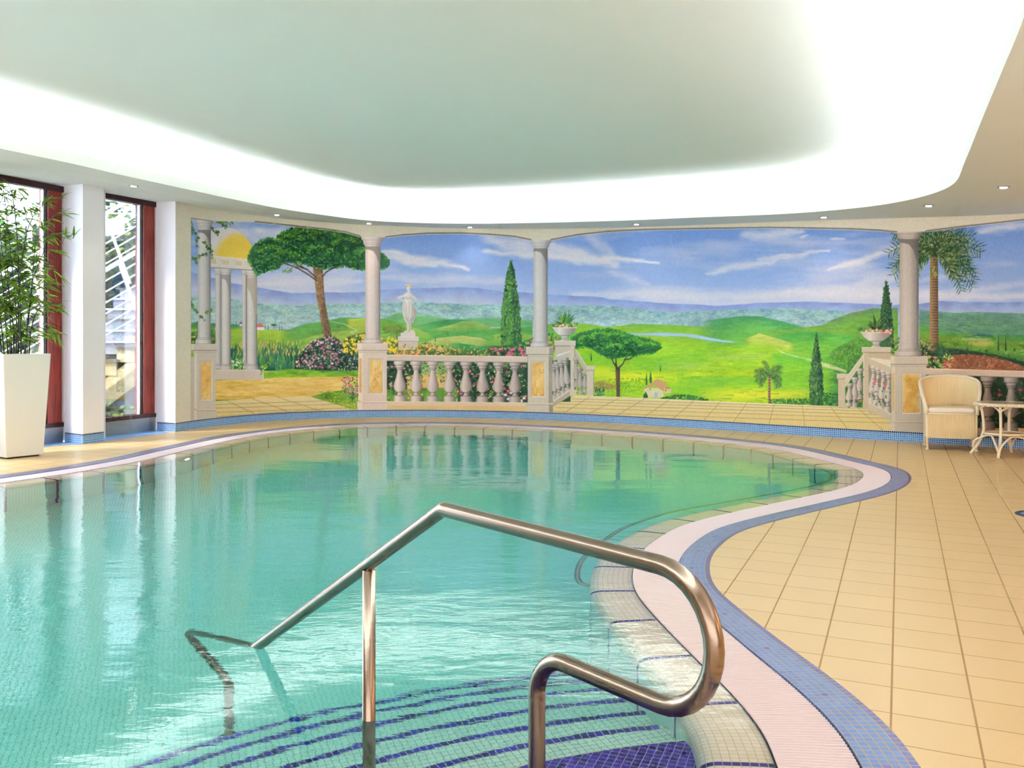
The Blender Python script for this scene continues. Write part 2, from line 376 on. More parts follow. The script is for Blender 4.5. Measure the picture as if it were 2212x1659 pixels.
    clouds = [(430, 470, 520, 500, .5, 60), (560, 500, 700, 522, .8, 16), (520, 500, 640, 560, .55, 14), (830, 545, 1010, 578, .95, 9), (825, 556, 940, 572, .9, 10),
              (1050, 545, 1420, 566, .9, 9), (1060, 515, 1240, 560, .8, 22), (1190, 530, 1330, 572, .85, 13), (1270, 505, 1320, 550, .55, 13),
              (1530, 588, 1700, 560, .7, 7), (1640, 560, 1790, 543, .75, 6), (1610, 510, 1730, 500, .75, 13),
              (1790, 583, 1945, 535, .9, 7), (1800, 580, 1880, 562, .7, 8), (1860, 612, 1930, 600, .6, 18), (2120, 500, 2260, 478, .75, 12),
              (1320, 590, 1400, 610, .45, 10), (1240, 636, 1700, 640, .6, 14), (830, 600, 1110, 608, .55, 12), (560, 612, 780, 608, .6, 10),
              (1700, 632, 2212, 640, .8, 16), (2000, 600, 2100, 588, .5, 8), (2100, 625, 2300, 600, .5, 8), (1730, 515, 1745, 512, .8, 4), (1795, 517, 1825, 513, .7, 3)]
    wob = (noise(40, 18, 7, 3)-.5)*16; wob2 = noise(26, 7, 8, 3)
    for x0, y0, x1, y1, a, w in clouds:
        dx, dy = x1-x0, y1-y0; L = dx*dx+dy*dy
        s = box(min(x0, x1)-w*3, min(y0, y1)-w*3, max(x0, x1)+w*3, max(y0, y1)+w*3, 1)
        if s is None: continue
        h = np.clip(((XX[s]-x0)*dx+(YY[s]-y0)*dy)/L, 0, 1)
        d = np.sqrt(((XX[s]-x0-h*dx)*.6)**2+(YY[s]-y0-h*dy+wob[s])**2)
        ww = w*(.45+.75*np.sin(np.pi*np.clip(h*.86+.1, 0, 1)))
        blend(s, np.clip(1.25-d/ww, 0, 1)**1.3*a*(.75+.45*wob2[s]), col(222, 216, 214))
    # cracks in the plaster
    for (x, y) in ((1449, 505), (1750, 510), (1690, 530)):
        px, py = x, y
        for k in range(14):
            qx, qy = px+rng.uniform(-1, 4), py+rng.uniform(3, 8)
            stroke(px, py, qx, qy, .25, .25, (196, 204, 226), .6); px, py = qx, qy
    # ---- far mountains
    top = [(379, 585), (412, 588), (439, 594), (498, 611), (557, 622), (631, 632), (705, 632), (789, 630.5), (822, 626), (926, 623), (992, 620), (1032, 622),
           (1085, 630), (1151, 633), (1191, 637), (1300, 642), (1316, 646), (1448, 655), (1554, 661), (1634, 655), (1700, 653), (1751, 651), (1931, 659), (1986, 656),
           (2022, 651), (2112, 653), (2212, 652), (2440, 648)]
    tc = curve(top, XX[0])[None, :]+(noise(30, 30, 11)[0:1]-.5)*3
    nn = noise(22, 12, 12, 4)
    m = np.clip(YY-tc+.5, 0, 1)
    depth = np.clip((YY-tc)/34., 0, 1)
    mc = (1-depth)[..., None]*col(128, 146, 192)+depth[..., None]*col(194, 198, 208)
    mc = mc+((nn-.5)*.16)[..., None]*np.array([.6, 1, .8], np.float32)
    blend((slice(0, MH), slice(0, MW)), m, np.clip(mc, 0, 1).astype(np.float32))
    # left mountains carry green foothill haze
    # ---- misty forest hills
    t2 = [(379, 640), (500, 645), (560, 655), (640, 660), (700, 656), (800, 655), (900, 652), (1000, 656), (1110, 658), (1183, 660), (1316, 660), (1448, 675), (1528, 671),
          (1620, 668), (1700, 665.7), (1811, 671), (1850, 680), (1940, 690), (2022, 672), (2112, 674), (2212, 676), (2440, 680)]
    tc2 = curve(t2, XX[0])[None, :]+(noise(16, 16, 21)[0:1]-.5)*4
    f1 = noise(12, 5, 22, 4, .7); f2 = noise(60, 30, 23, 3)
    m = np.clip((YY-tc2)/3+.5, 0, 1)*(.8+.2*f2)
    dep = np.clip((YY-tc2)/60., 0, 1)
    hc = col(132, 172, 166)*np.ones((MH, MW, 1), np.float32)
    hc = hc*(1-dep[..., None]*.55)+col(204, 212, 212)*dep[..., None]*.55
    lf = np.clip((760-XX)/260, 0, 1)[..., None]
    hc = hc*(1-lf*.4)+col(176, 200, 176)*lf*.4
    hc = hc+((f1-.5)*.62)[..., None]*np.array([.9, .8, .55], np.float32)+((f2-.5)*.22)[..., None]
    blend((slice(0, MH), slice(0, MW)), m, np.clip(hc, 0, 1).astype(np.float32))
    for k in range(3600):                           # tree-top dabs on the forest
        x = rng.uniform(412, 2440); yt = np.interp(x, [p[0] for p in t2], [p[1] for p in t2])
        y = yt+rng.uniform(2, 46)
        c = (236, 230, 186) if rng.rand() < .55 else (72, 130, 126)
        if x > 1980: c = (150, 170, 100) if rng.rand() < .5 else (60, 112, 100)
        r = rng.uniform(1.2, 3.6)
        stroke(x-r, y+rng.uniform(-1, 1), x+r, y+rng.uniform(-1, 1), .5, .8, c, rng.uniform(.2, .6)*(1-(y-yt)/75))
    # ---- green valley hills
    g1 = noise(90, 26, 31, 4); g2 = noise(14, 4, 32, 3)
    def hill(pts, c0, c1=None, depth=50, tex=.16, soft=1.2, a=1., bot=None):
        xs = [p[0] for p in pts]; x0, x1 = xs[0], xs[-1]
        s = box(x0, min(p[1] for p in pts)-2, x1, bot or 905, 1)
        if s is None: return
        tt = np.interp(XX[s][0], xs, [p[1] for p in pts])[None, :]
        wl = .5 if any(abs(x0-e) < 3 for e in (412, 822, 1183, 1190, 1986)) else (x1-x0)*.22
        wr = .5 if any(abs(x1-e) < 3 for e in (790, 1151, 1940, 2440)) else (x1-x0)*.22
        sm = lambda q: q*q*(3-2*q)
        m = np.clip((YY[s]-tt)/soft+.5, 0, 1)*sm(np.clip((XX[s]-x0)/wl, 0, 1))*sm(np.clip((x1-XX[s])/wr, 0, 1))*a
        if bot: m = m*np.clip((bot-YY[s])/6, 0, 1)
        d = np.clip((YY[s]-tt)/depth, 0, 1)[..., None]
        cc = col(*c0)*(1-d)+(col(*c1) if c1 else col(*c0))*d
        cc = cc+((g1[s]-.5)*tex*1.6)[..., None]*np.array([1, .9, .3], np.float32)+((g2[s]-.5)*tex)[..., None]
        blend(s, m, np.clip(cc, 0, 1).astype(np.float32))
    # left bay
    hill([(412, 712), (500, 705), (560, 712), (640, 714), (700, 706), (790, 688)], (108, 168, 100), (140, 190, 80), 40)
    hill([(412, 708), (470, 704), (520, 708), (560, 711), (610, 714), (650, 722), (700, 740)], (176, 196, 62), (150, 180, 66), 40)
    hill([(556, 716), (600, 712), (628, 726), (560, 732)], (214, 206, 50), (190, 190, 60), 16, bot=734, a=.8)
    hill([(600, 720), (660, 700), (710, 692), (740, 686), (790, 688)], (92, 158, 84), (140, 180, 80), 36)
    hill([(640, 735), (720, 716), (790, 712)], (170, 186, 84), (176, 192, 84), 36)
    hill([(745, 690), (770, 688), (800, 686)], (196, 200, 70), (170, 186, 74), 30, bot=716)
    hill([(412, 700), (430, 694), (452, 698), (500, 700), (530, 702)], (60, 128, 84), (90, 150, 70), 20, bot=712)
    for (x0, y0, x1, y1) in ((715, 694, 745, 700), (745, 700, 772, 714), (772, 714, 758, 718), (758, 718, 764, 722)):
        stroke(x0, y0, x1, y1, .7, .7, (226, 222, 176), .8)
    # centre bay
    hill([(822, 690), (860, 676), (920, 682), (980, 690), (1060, 686), (1151, 692)], (108, 176, 112), (120, 180, 96), 40, a=.75, soft=5)
    hill([(822, 688), (850, 694), (880, 700), (910, 712), (960, 722)], (122, 176, 66), (150, 190, 80), 30)
    hill([(900, 704), (940, 694), (985, 689), (1010, 692), (1040, 700)], (66, 146, 92), (96, 164, 84), 22, bot=716)
    hill([(920, 712), (960, 706), (1000, 694), (1025, 693), (1050, 702), (1080, 714)], (176, 192, 106), (128, 176, 74), 20)
    hill([(880, 716), (930, 714), (1000, 716), (1060, 712), (1151, 706)], (98, 164, 84), (110, 176, 78), 40)
    hill([(850, 712), (880, 702), (905, 712), (940, 726)], (178, 198, 92), (130, 180, 76), 20, bot=736)
    hill([(900, 742), (950, 730), (1000, 725), (1040, 730), (1075, 744)], (200, 198, 116), (150, 186, 90), 26)
    hill([(960, 745), (990, 741), (1040, 748), (1110, 742), (1151, 736)], (44, 136, 88), (100, 160, 74), 24)
    hill([(1050, 726), (1100, 718), (1151, 722)], (166, 188, 86), (120, 176, 76), 26)
    for (x0, y0, x1, y1) in ((935, 726, 941, 738), (940, 729, 941, 738), (964, 716, 966, 724), (968, 718, 970, 725), (976, 717, 978, 724), (1010, 716, 1012, 720),
                             (1064, 725, 1065, 731), (1075, 725, 1076, 731), (981, 708, 982, 713)):
        stroke(x1, y0, x1, y1, .3, .8, (36, 92, 56), .9)
    for k in range(8): stroke(1060+k*2.6, 706+rng.uniform(0, 2), 1062+k*2.6, 708, .8, .6, (226, 214, 196), .9)
    # right centre meadow
    hill([(1183, 700), (1260, 699), (1310, 706), (1380, 700), (1450, 702), (1520, 706), (1600, 700)], (150, 196, 66), (196, 214, 60), 60)
    hill([(1183, 706), (1230, 716), (1290, 728)], (120, 184, 84), (160, 204, 70), 40)
    hill([(1500, 700), (1540, 690), (1600, 683), (1640, 683), (1690, 694), (1740, 706), (1765, 716)], (84, 160, 108), (110, 180, 80), 34)
    for k in range(500):
        x = rng.uniform(1530, 1700); y = rng.uniform(690, 728)
        if y > 686+abs(x-1620)*.28: stroke(x, y, x+rng.uniform(1, 3), y-rng.uniform(0, 1), .4, .8, (160, 200, 120) if rng.rand() < .5 else (60, 130, 90), .4)
    poly([(1335, 716), (1380, 720), (1430, 718), (1500, 722), (1560, 734), (1592, 738), (1585, 742), (1540, 737), (1480, 727), (1420, 726), (1370, 724)], (170, 198, 220), 2.5, .95)
    hill([(1560, 742), (1610, 728), (1650, 716), (1700, 712), (1780, 702), (1841, 676), (1886, 666), (1940, 665)], (126, 174, 70), (160, 196, 70), 60)
    hill([(1769, 702), (1800, 690), (1841, 675), (1886, 667), (1940, 665)], (116, 152, 104), (130, 176, 70), 24)
    hill([(1650, 724), (1690, 722), (1740, 716), (1800, 722), (1870, 728)], (86, 170, 82), (130, 190, 70), 26)
    hill([(1600, 736), (1640, 720), (1690, 734), (1730, 748)], (196, 196, 96), (186, 204, 70), 24)
    hill([(1183, 742), (1290, 734), (1400, 738), (1560, 744), (1640, 748), (1720, 760), (1800, 790), (1830, 800)], (172, 208, 46), (206, 222, 40), 70, tex=.2, soft=16)
    hill([(1650, 772), (1700, 762), (1760, 772), (1820, 788)], (100, 186, 62), (150, 204, 56), 26, soft=6, a=.9)
    hill([(1780, 790), (1800, 756), (1840, 734), (1880, 722), (1920, 724)], (92, 150, 60), (70, 130, 56), 60)
    for k in range(900):
        x = rng.uniform(1785, 1880); y = rng.uniform(725, 795)
        if y > np.interp(x, [1785, 1800, 1840, 1880], [790, 758, 736, 724]):
            stroke(x, y, x+rng.uniform(-2, 2), y-rng.uniform(0, 1.5), .6, 1.1, (168, 190, 70) if rng.rand() < .55 else (40, 100, 44), .6)
    poly([(1676, 753), (1700, 764), (1760, 776), (1830, 800), (1828, 805), (1770, 790), (1740, 778), (1690, 763)], (222, 210, 160), 1.5, .85)
    big = np.clip(noise(120, 40, 41, 3)*1.6-.5, 0, 1)
    s = box(1190, 745, 1830, 880, 0)
    blend(s, big[s]*.75*np.clip((YY[s]-745)/30, 0, 1), col(120, 204, 60))
    ell(1370, 815, 90, 14, (228, 222, 40), 16, .85); ell(1300, 800, 40, 10, (226, 222, 50), 14, .7); ell(1640, 852, 130, 12, (230, 214, 50), 16, .85); ell(1480, 790, 60, 9, (196, 216, 120), 12, .5); ell(1600, 770, 70, 8, (206, 214, 120), 12, .5); ell(1560, 823, 90, 9, (120, 200, 70), 12, .6)
    for k in range(500):
        x = rng.uniform(1250, 1830); y = rng.uniform(750, 870)
        stroke(x-rng.uniform(3, 14), y, x+rng.uniform(3, 14), y+rng.uniform(-2, 2), .6, 1.8, [(214, 226, 60), (130, 200, 60), (190, 214, 110), (96, 180, 60)][rng.randint(4)], .3)
    for (x, y, h) in ((1843, 678, 6), (1850, 676, 6), (1835, 681, 5), (1818, 686, 6), (1813, 688, 6), (1790, 693, 4)):
        stroke(x, y, x, y+h, .3, .8, (110, 120, 80), .8)
    # soil, little farm and bushes of the meadow
    poly([(1285, 824), (1300, 822), (1330, 832), (1326, 842), (1286, 846)], (158, 124, 66), 4, .9)
    for k in range(120):
        x = rng.uniform(1285, 1400); y = rng.uniform(818, 848); stroke(x, y, x+2, y-1, .6, 1, (70, 150, 50), .6)
    rect(1392, 838, 1434, 859, (214, 204, 150)); poly([(1386, 842), (1412, 826), (1420, 818), (1440, 826), (1442, 843), (1434, 846), (1430, 834), (1418, 829), (1404, 836)], (186, 136, 88))
    poly([(1388, 841), (1412, 824), (1419, 818), (1440, 827), (1441, 842), (1431, 844), (1412, 832)], (190, 146, 96)); rect(1404, 839, 1406, 842, (80, 70, 50)); rect(1414, 848, 1421, 858, (160, 180, 196))
    rect(1436, 838, 1450, 850, (206, 186, 130)); rect(1438, 841, 1440, 845, (90, 80, 60)); poly([(1436, 840), (1443, 836), (1452, 840)], (176, 120, 78))
    for (x, y, h, w) in ((1397, 806, 24, 2.2), (1406, 801, 24, 2.6), (1427, 789, 12, 1.2), (1278, 762, 16, 1.6), (1395, 846, 14, 5)):
        stroke(x, y, x, y+h*.7, .3, w, (38, 104, 48)); stroke(x, y+h*.7, x, y+h, w, w, (38, 104, 48))
    for k in range(260):
        t_ = rng.rand(); x = 1424+t_*104; y = 866-(5+9*math.sin(t_*3.1))*rng.rand()+t_*3
        stroke(x, y, x+2.5, y-.8, .8, 1.4, [(30, 96, 40), (60, 130, 50), (24, 80, 44)][rng.randint(3)], .9)
    # ---- right bay valley
    hill([(1986, 668), (2022, 673), (2060, 676), (2112, 674), (2212, 677), (2440, 676)], (110, 150, 130), (90, 140, 110), 60)
    for k in range(1500):
        x = rng.uniform(1986, 2440); y = rng.uniform(680, 722); stroke(x, y, x+rng.uniform(1, 3), y, .4, .8, (150, 166, 100) if rng.rand() < .5 else (56, 118, 92), .5)
    hill([(1986, 700), (2040, 716), (2100, 722), (2212, 724), (2440, 720)], (96, 160, 84), (150, 180, 60), 34)
    hill([(1986, 722), (2060, 728), (2180, 738), (2440, 740)], (140, 170, 52), (90, 140, 56), 40)
    ell(2120, 742, 26, 5, (184, 160, 76), 5, .8); ell(2110, 733, 30, 2.5, (190, 186, 140), 3, .7)
    for (x, h) in ((2157, 30), (2173, 32), (2091, 7), (2192, 6)):
        stroke(x, 756-h, x, 756, .3, 2.2, (40, 88, 44))
    for k in range(60): stroke(2100+rng.uniform(0, 46), 722+rng.uniform(0, 4), 2102+rng.uniform(0, 46), 724, .6, 1, (50, 100, 90), .5)
    # white farm in the left bay
    poly([(549, 707), (556, 700), (562, 697), (570, 703), (571, 708)], (206, 110, 90)); rect(550, 707, 572, 713, (236, 228, 222)); poly([(516, 700), (522, 694), (524, 700)], (120, 70, 80)); rect(518, 700, 524, 704, (230, 226, 230))
    for (x, y, h) in ((511, 692, 14), (580, 702, 10), (573, 701, 8), (604, 701, 12), (609, 704, 8)):
        stroke(x, y, x, y+h, .3, .9, (50, 104, 70))
    ell(592, 702, 6, 2.5, (50, 110, 70)); stroke(592, 702, 592, 710, .5, .5, (110, 80, 60))
    # ---- helper for leafy masses
    def foliage(inside, n, bb, cols, L=(3, 7), w=(.9, 1.6), a=.95, up=None):
        x0, y0, x1, y1 = bb
        P = np.c_[rng.uniform(x0, x1, n), rng.uniform(y0, y1, n)]
        P = P[np.argsort(P[:, 1])] if up else P
        for x, y in P:
            if inside(x, y):
                leaf(x, y, rng.uniform(*L), rng.uniform(0, 6.283), rng.uniform(*w), vary(cols[rng.randint(len(cols))], 14), a)
    def flowers(pts, cols, r=(2, 3.6)):
        for x, y in pts:
            c = cols[rng.randint(len(cols))]; R = rng.uniform(*r)
            for k in range(6):
                an = k*1.047+rng.uniform(0, 1); stroke(x, y, x+R*math.cos(an), y+R*math.sin(an)*.8, .9, .5, vary(c, 18))
            stroke(x, y, x, y, .6, .6, (250, 230, 170))
    def inpoly(pts):
        n = len(pts)
        def f(x, y):
            r = False
            for k in range(n):
                xa, ya = pts[k]; xb, yb = pts[(k+1) % n]
                if (ya > y) != (yb > y) and x < (xb-xa)*(y-ya)/(yb-ya)+xa: r = not r
            return r
        return f
    def crown(pts, base, dabs, n, dirn=None, light=(-.4, -.9), jag=4., kind='needle'):
        xs = [p[0] for p in pts]; ys = [p[1] for p in pts]; x0, x1, y0, y1 = min(xs), max(xs), min(ys), max(ys)
        poly(pts, base, 5.); f = inpoly(pts)
        for k in range(int(len(pts)*16)):             # ragged rim
            i = rng.randint(len(pts)); t_ = rng.rand(); a_, b_ = pts[i], pts[(i+1) % len(pts)]
            x = a_[0]+(b_[0]-a_[0])*t_; y = a_[1]+(b_[1]-a_[1])*t_
            cx_, cy_ = (x0+x1)/2, (y0+y1)/2; an = math.atan2(y-cy_, (x-cx_)*.5)+rng.uniform(-.9, .9)
            leaf(x, y, rng.uniform(jag*.5, jag*1.4), an, 1.3, vary(dabs[rng.randint(len(dabs))], 10), .85)
        # clumps: lit above, dark beneath
        cl_ = [(rng.uniform(x0, x1), rng.uniform(y0, y1)) for _ in range(int(n/26))]
        cl_ = [p for p in cl_ if f(*p)]
        for (x, y) in cl_:
            R = rng.uniform(7, 16)
            for q in range(26):
                an = rng.uniform(0, 6.283); r = R*math.sqrt(rng.rand()); px, py = x+r*math.cos(an)*1.5, y+r*math.sin(an)*.7
                if not f(px, py): continue
                up = -(py-y)/(R*.7)
                c = dabs[0] if up < -.1 else (dabs[1] if up < .45 else dabs[2+rng.randint(len(dabs)-2)])
                leaf(px, py, rng.uniform(3, 7), math.atan2(py-y-3, px-x)+rng.uniform(-.5, .5), .9, vary(c, 12), .75)
    def glints(pts, n, c, lobes):                    # sunlit tufts along the tops of the lobes
        f = inpoly(pts)
        for k in range(n):
            lx, ly, lr = lobes[rng.randint(len(lobes))]; an = -1.57+rng.uniform(-1.5, 1.3); r = lr*rng.uniform(.55, 1.)
            x = lx+r*math.cos(an)*1.5; y = ly+r*math.sin(an)*.8
            if f(x, y): leaf(x, y, rng.uniform(2.5, 5), rng.uniform(2.2, 4.), .8, vary(c, 18), .6)
    # ---- left bay: rotunda, pine, reeds, lilac bush
    rect(412, 716, 470, 748, (70, 120, 50))
    foliage(lambda x, y: True, 130, (412, 712, 482, 748), [(30, 84, 48), (96, 140, 60), (190, 190, 90), (50, 104, 60)], (4, 9))
    dome = [(456, 553), (456, 498), (470, 493), (489, 490.5), (503, 493.5), (514, 498.6), (526, 507), (536, 518), (544, 529), (549, 537), (553, 549), (556, 562)]
    poly(dome, (222, 212, 206), 1.2)
    s = box(456, 488, 556, 562, 0)
    mm = polymask(dome, s, 1.5)*np.clip(1.1-np.sqrt(((XX[s]-516)/54)**2+((YY[s]-560)/58)**2), 0, .3)/.3
    mm *= np.clip(1-(XX[s]-545)/14*.2, 0, 1)
    blend(s, mm.astype(np.float32), col(226, 190, 68))
    def shaft(x0, x1, y0, y1, c=(214, 202, 188), shade=True, hi=.25):
        dk = tuple(np.array(c)*.45+np.array((20, 18, 26))); lt = tuple(np.minimum(np.array(c)*1.06, 255)); w = x1-x0
        poly([(x0, y0), (x1, y0), (x1, y1), (x0, y1)], c, grad=[(x0, tuple(np.array(c)*.9)), (x0+w*hi, lt), (x0+w*.55, c), (x0+w*.85, tuple(np.array(c)*.76)), (x1-1.5, dk), (x1, dk)])
    def capital(xc, w, y0, y1, c, sw):
        h = y1-y0
        for (f0, f1, k) in ((0, .34, 1.), (.34, .62, .84), (.62, .8, .8), (.8, 1., sw/w+.03)):
            hw = w*k/2; lt = tuple(np.minimum(np.array(c)*1.08, 255)); dk = tuple(np.array(c)*.62)
            poly([(xc-hw, y0+h*f0), (xc+hw, y0+h*f0), (xc+hw*.93, y0+h*f1), (xc-hw*.93, y0+h*f1)], c, grad=[(xc-hw, tuple(np.array(c)*.95)), (xc-hw*.4, lt), (xc+hw*.3, c), (xc+hw, dk)])
            stroke(xc-hw*.93, y0+h*f1, xc+hw*.93, y0+h*f1, .55, .55, tuple(np.array(c)*.55), .8)
    def colbase(xc, w, y0, y1, c, sw):
        h = y1-y0
        for (f0, f1, k) in ((0, .22, sw/w+.05), (.22, .42, sw/w+.12), (.42, 1., 1.)):
            hw = w*k/2; lt = tuple(np.minimum(np.array(c)*1.08, 255)); dk = tuple(np.array(c)*.55)
            poly([(xc-hw*.95, y0+h*f0), (xc+hw*.95, y0+h*f0), (xc+hw, y0+h*(f0+f1)/2), (xc+hw*.96, y0+h*f1), (xc-hw*.96, y0+h*f1), (xc-hw, y0+h*(f0+f1)/2)], c,
                 grad=[(xc-hw, tuple(np.array(c)*.92)), (xc-hw*.4, lt), (xc+hw*.3, c), (xc+hw, dk)])
            stroke(xc-hw*.9, y0+h*f1-.4, xc+hw*.95, y0+h*f1-.4, .5, .5, tuple(np.array(c)*.5), .75)
    def lune(xc, hw, y0, y1, c, a=.55):      # painted shade a capital throws on its shaft
        poly([(xc-hw, y0), (xc+hw, y0), (xc+hw, y1), (xc+hw*.75, y1*.75+y0*.25), (xc+hw*.45, y0+(y1-y0)*.42), (xc, y0+(y1-y0)*.2), (xc-hw*.7, y0+(y1-y0)*.13), (xc-hw, y0+(y1-y0)*.16)], c, 1.5, a)
    for (x0, x1) in ((465.6, 478.7), (523.7, 534)):
        shaft(x0, x1, 585, 790, (204, 194, 182)); capital((x0+x1)/2+.5, 19, 580, 593, (206, 196, 186), 13); colbase((x0+x1)/2, 18, 785, 797, (196, 184, 176), 12)
    # reeds
    rect(498, 752, 525, 799, (30, 90, 70)); rect(555, 760, 650, 801, (26, 92, 76))
    for k in range(650):
        x = rng.uniform(498, 524) if rng.rand() < .2 else rng.uniform(554, 652); y = rng.uniform(762, 800); an = -1.57+rng.uniform(-.45, .45)
        leaf(x, y, rng.uniform(10, 30), an, rng.uniform(.7, 1.5), vary([(28, 96, 74), (44, 122, 84), (20, 76, 66), (90, 150, 90), (150, 170, 80)][rng.randint(5)], 12), .85)
    for k in range(90):
        x = rng.uniform(500, 524) if rng.rand() < .2 else rng.uniform(556, 650); y = rng.uniform(734, 764); leaf(x, y+8, rng.uniform(6, 12), -1.57+rng.uniform(-.2, .2), .9, (220, 176, 96), .8)
    foliage(lambda x, y: True, 70, (499, 778, 524, 798), [(150, 200, 70), (40, 110, 60), (200, 220, 120)], (4, 8))
    flowers([(504, 781), (510, 788), (514, 783)], [(240, 244, 240)])
    for (x0, x1) in ((479, 499), (534, 555.7)):
        shaft(x0, x1, 588, 790, (216, 206, 192)); capital((x0+x1)/2, x1-x0+8, 580 if x0 < 500 else 584, 594 if x0 < 500 else 597, (212, 202, 192), x1-x0); colbase((x0+x1)/2, x1-x0+8, 785, 799, (202, 192, 182), x1-x0)
    lune(489, 10, 594, 655, (120, 112, 104), .6); poly([(534, 600), (556, 600), (556, 680), (551, 680), (547, 655), (541, 632), (534, 620)], (172, 156, 134), 1.5, .75)
    poly([(456, 553), (537, 560.5), (556, 563), (556, 585), (537, 583), (456, 578.5)], (214, 204, 190)); stroke(456, 553, 556, 562.5, .8, .8, (238, 230, 214)); stroke(456, 578, 556, 584.5, .9, .9, (130, 118, 104))
    for (x0, x1) in ((456.5, 470), (480, 498), (509, 525.5), (534, 550)):
        yy0 = 557+(x0-456)*.09; poly([(x0, yy0), (x1, yy0+1.5), (x1, yy0+15.5), (x0, yy0+14)], (236, 228, 206)); poly([(x0, yy0+1), (x1-1.5, yy0+2.5), (x1-1.5, yy0+14), (x0, yy0+12.5)], (208, 188, 148))
    pine = [(537, 561), (545, 538), (563, 521), (584, 514), (600, 519), (603, 508), (625, 496), (655, 491), (693, 492.6), (734.5, 499), (776, 510), (800, 522), (824, 548), (838, 560), (839, 573), (828, 582),
            (810, 578), (788, 583), (764, 579), (745, 574), (725, 577), (699, 580), (663, 571), (640, 565), (616, 567), (600, 580), (575, 585), (557, 594), (549, 580)]
    poly([(675, 570), (697, 570), (699, 600), (700.5, 630), (706, 670), (718, 729), (700, 729), (692, 680), (684, 640), (681, 610)], (118, 84, 50), 1.2, grad=[(672, (150, 116, 76)), (690, (122, 88, 52)), (705, (84, 56, 36)), (720, (60, 44, 30))])
    for k in range(420):
        t_ = rng.rand(); y = 590+t_*137; xc = np.interp(y, [590, 640, 729], [688, 692, 709]); w = 9
        x = xc+rng.uniform(-w, w); stroke(x, y, x+rng.uniform(-.5, .5), y+rng.uniform(1, 3), .4, .8, [(176, 140, 92), (70, 48, 30), (196, 168, 118)][rng.randint(3)], .5)
    for b in ([(684, 606), (668, 594), (645, 580), (622, 571), (606, 567)], [(697, 598), (705, 588), (716, 581), (730, 576)], [(684, 600), (664, 582), (640, 574)], [(655, 577), (640, 571), (634, 562)]):
        for (p, q) in zip(b[:-1], b[1:]): stroke(p[0], p[1], q[0], q[1], 1.7, 1.2, (66, 48, 34))
    crown(pine, (16, 84, 46), [(12, 62, 40), (22, 106, 44), (60, 150, 40), (120, 176, 48), (28, 120, 52)], 4200)
    for (x0, y0, x1, y1) in ((640, 566, 612, 574), (618, 580, 640, 590)):
        for k in range(24): leaf(x0+rng.uniform(-8, 14), y0+rng.uniform(-3, 6), 6, rng.uniform(.6, 2.6), 1, vary((110, 150, 66), 16), .7)
    glints(pine, 900, (116, 170, 48), [(585, 545, 22), (630, 522, 24), (660, 512, 26), (705, 515, 26), (750, 530, 24), (800, 550, 22), (620, 556, 20), (690, 548, 24)])
    # grass and sandy path
    hill([(569, 803), (620, 797), (700, 797), (790, 794)], (120, 170, 50), (164, 196, 50), 20, tex=.3, bot=822)
    lil = [(637, 797), (640, 780), (650, 765), (662, 748), (680, 735), (705, 727), (725, 730), (742, 742), (770, 758), (790, 770), (790, 799), (700, 801)]
    poly(lil, (22, 44, 42), 3)
    fl = inpoly([(x, y-2) for x, y in lil])
    foliage(fl, 750, (636, 726, 790, 801), [(18, 60, 44), (60, 104, 66), (150, 176, 120), (30, 84, 60), (200, 210, 170)], (3, 6), (.7, 1.3))
    flowers([(x, y) for x, y in zip(rng.uniform(640, 738, 110), rng.uniform(729, 794, 110)) if fl(x, y) and x < 738-(y-760)*.2], [(196, 88, 124), (222, 150, 176), (150, 50, 80), (232, 190, 204)], (1.8, 3.2))
    yel = [(738, 744), (748, 730), (770, 722), (792, 720), (792, 768), (745, 762)]
    poly(yel, (60, 84, 34), 4); foliage(inpoly(yel), 160, (738, 720, 792, 768), [(150, 160, 50), (60, 96, 40), (206, 206, 80)], (3, 6))
    for (x, y) in zip(rng.uniform(742, 788, 34), rng.uniform(724, 762, 34)): ell(x, y, 2.6, 2.6, (240, 194, 54)); stroke(x-.5, y-.5, x, y, .5, .8, (252, 226, 110))
    s = box(465, 812, 775, 862, 0); pth = noise(40, 5, 51, 4); t3 = noise(9, 3, 52, 2)
    pc = np.clip(col(222, 184, 94)+((pth[s]-.5)*.34+(t3[s]-.5)*.1)[..., None]*np.array([.7, .9, 1.1], np.float32), 0, 1).astype(np.float32)
    blend(s, polymask([(465, 822), (560, 819), (600, 816), (700, 814), (776, 813), (776, 836), (720, 846), (668, 857), (465, 868)], s, 2.5), pc)
    hill([(664, 860), (700, 848), (740, 843), (776, 840)], (120, 160, 44), (170, 190, 56), 30, tex=.35, bot=895)
    rect(465, 799, 569.5, 820, (212, 192, 172)); rect(465, 798.5, 569.5, 800.5, (232, 220, 204)); rect(568, 799, 569.5, 818, (236, 226, 210))
    foliage(lambda x, y: True, 26, (566, 786, 578, 806), [(190, 206, 70), (90, 150, 50)], (4, 7))
    # painted terrace tiles, left
    def terrace(pts, lines, c=(224, 204, 146)):
        poly(pts, c, 1.2)
        s = box(min(p[0] for p in pts), min(p[1] for p in pts), max(p[0] for p in pts), max(p[1] for p in pts), 0)
        dp = np.clip((YY[s]-858)/50, 0, 1)
        blend(s, polymask(pts, s, 1.2)*dp*.5, col(212, 178, 96))
        for (x0, y0, x1, y1) in lines: stroke(x0, y0, x1, y1, .45, .55, (126, 104, 60), .8)
    terrace([(465, 867), (546, 861), (640, 856), (668, 856), (715, 870), (776, 888), (776, 925), (465, 925)],
            [(466, 874, 700, 866), (466, 882, 730, 873), (466, 891, 760, 881), (466, 901, 560, 894), (489, 865, 549, 893), (545, 861, 620, 888), (600, 858, 700, 890), (560, 893, 700, 885)])
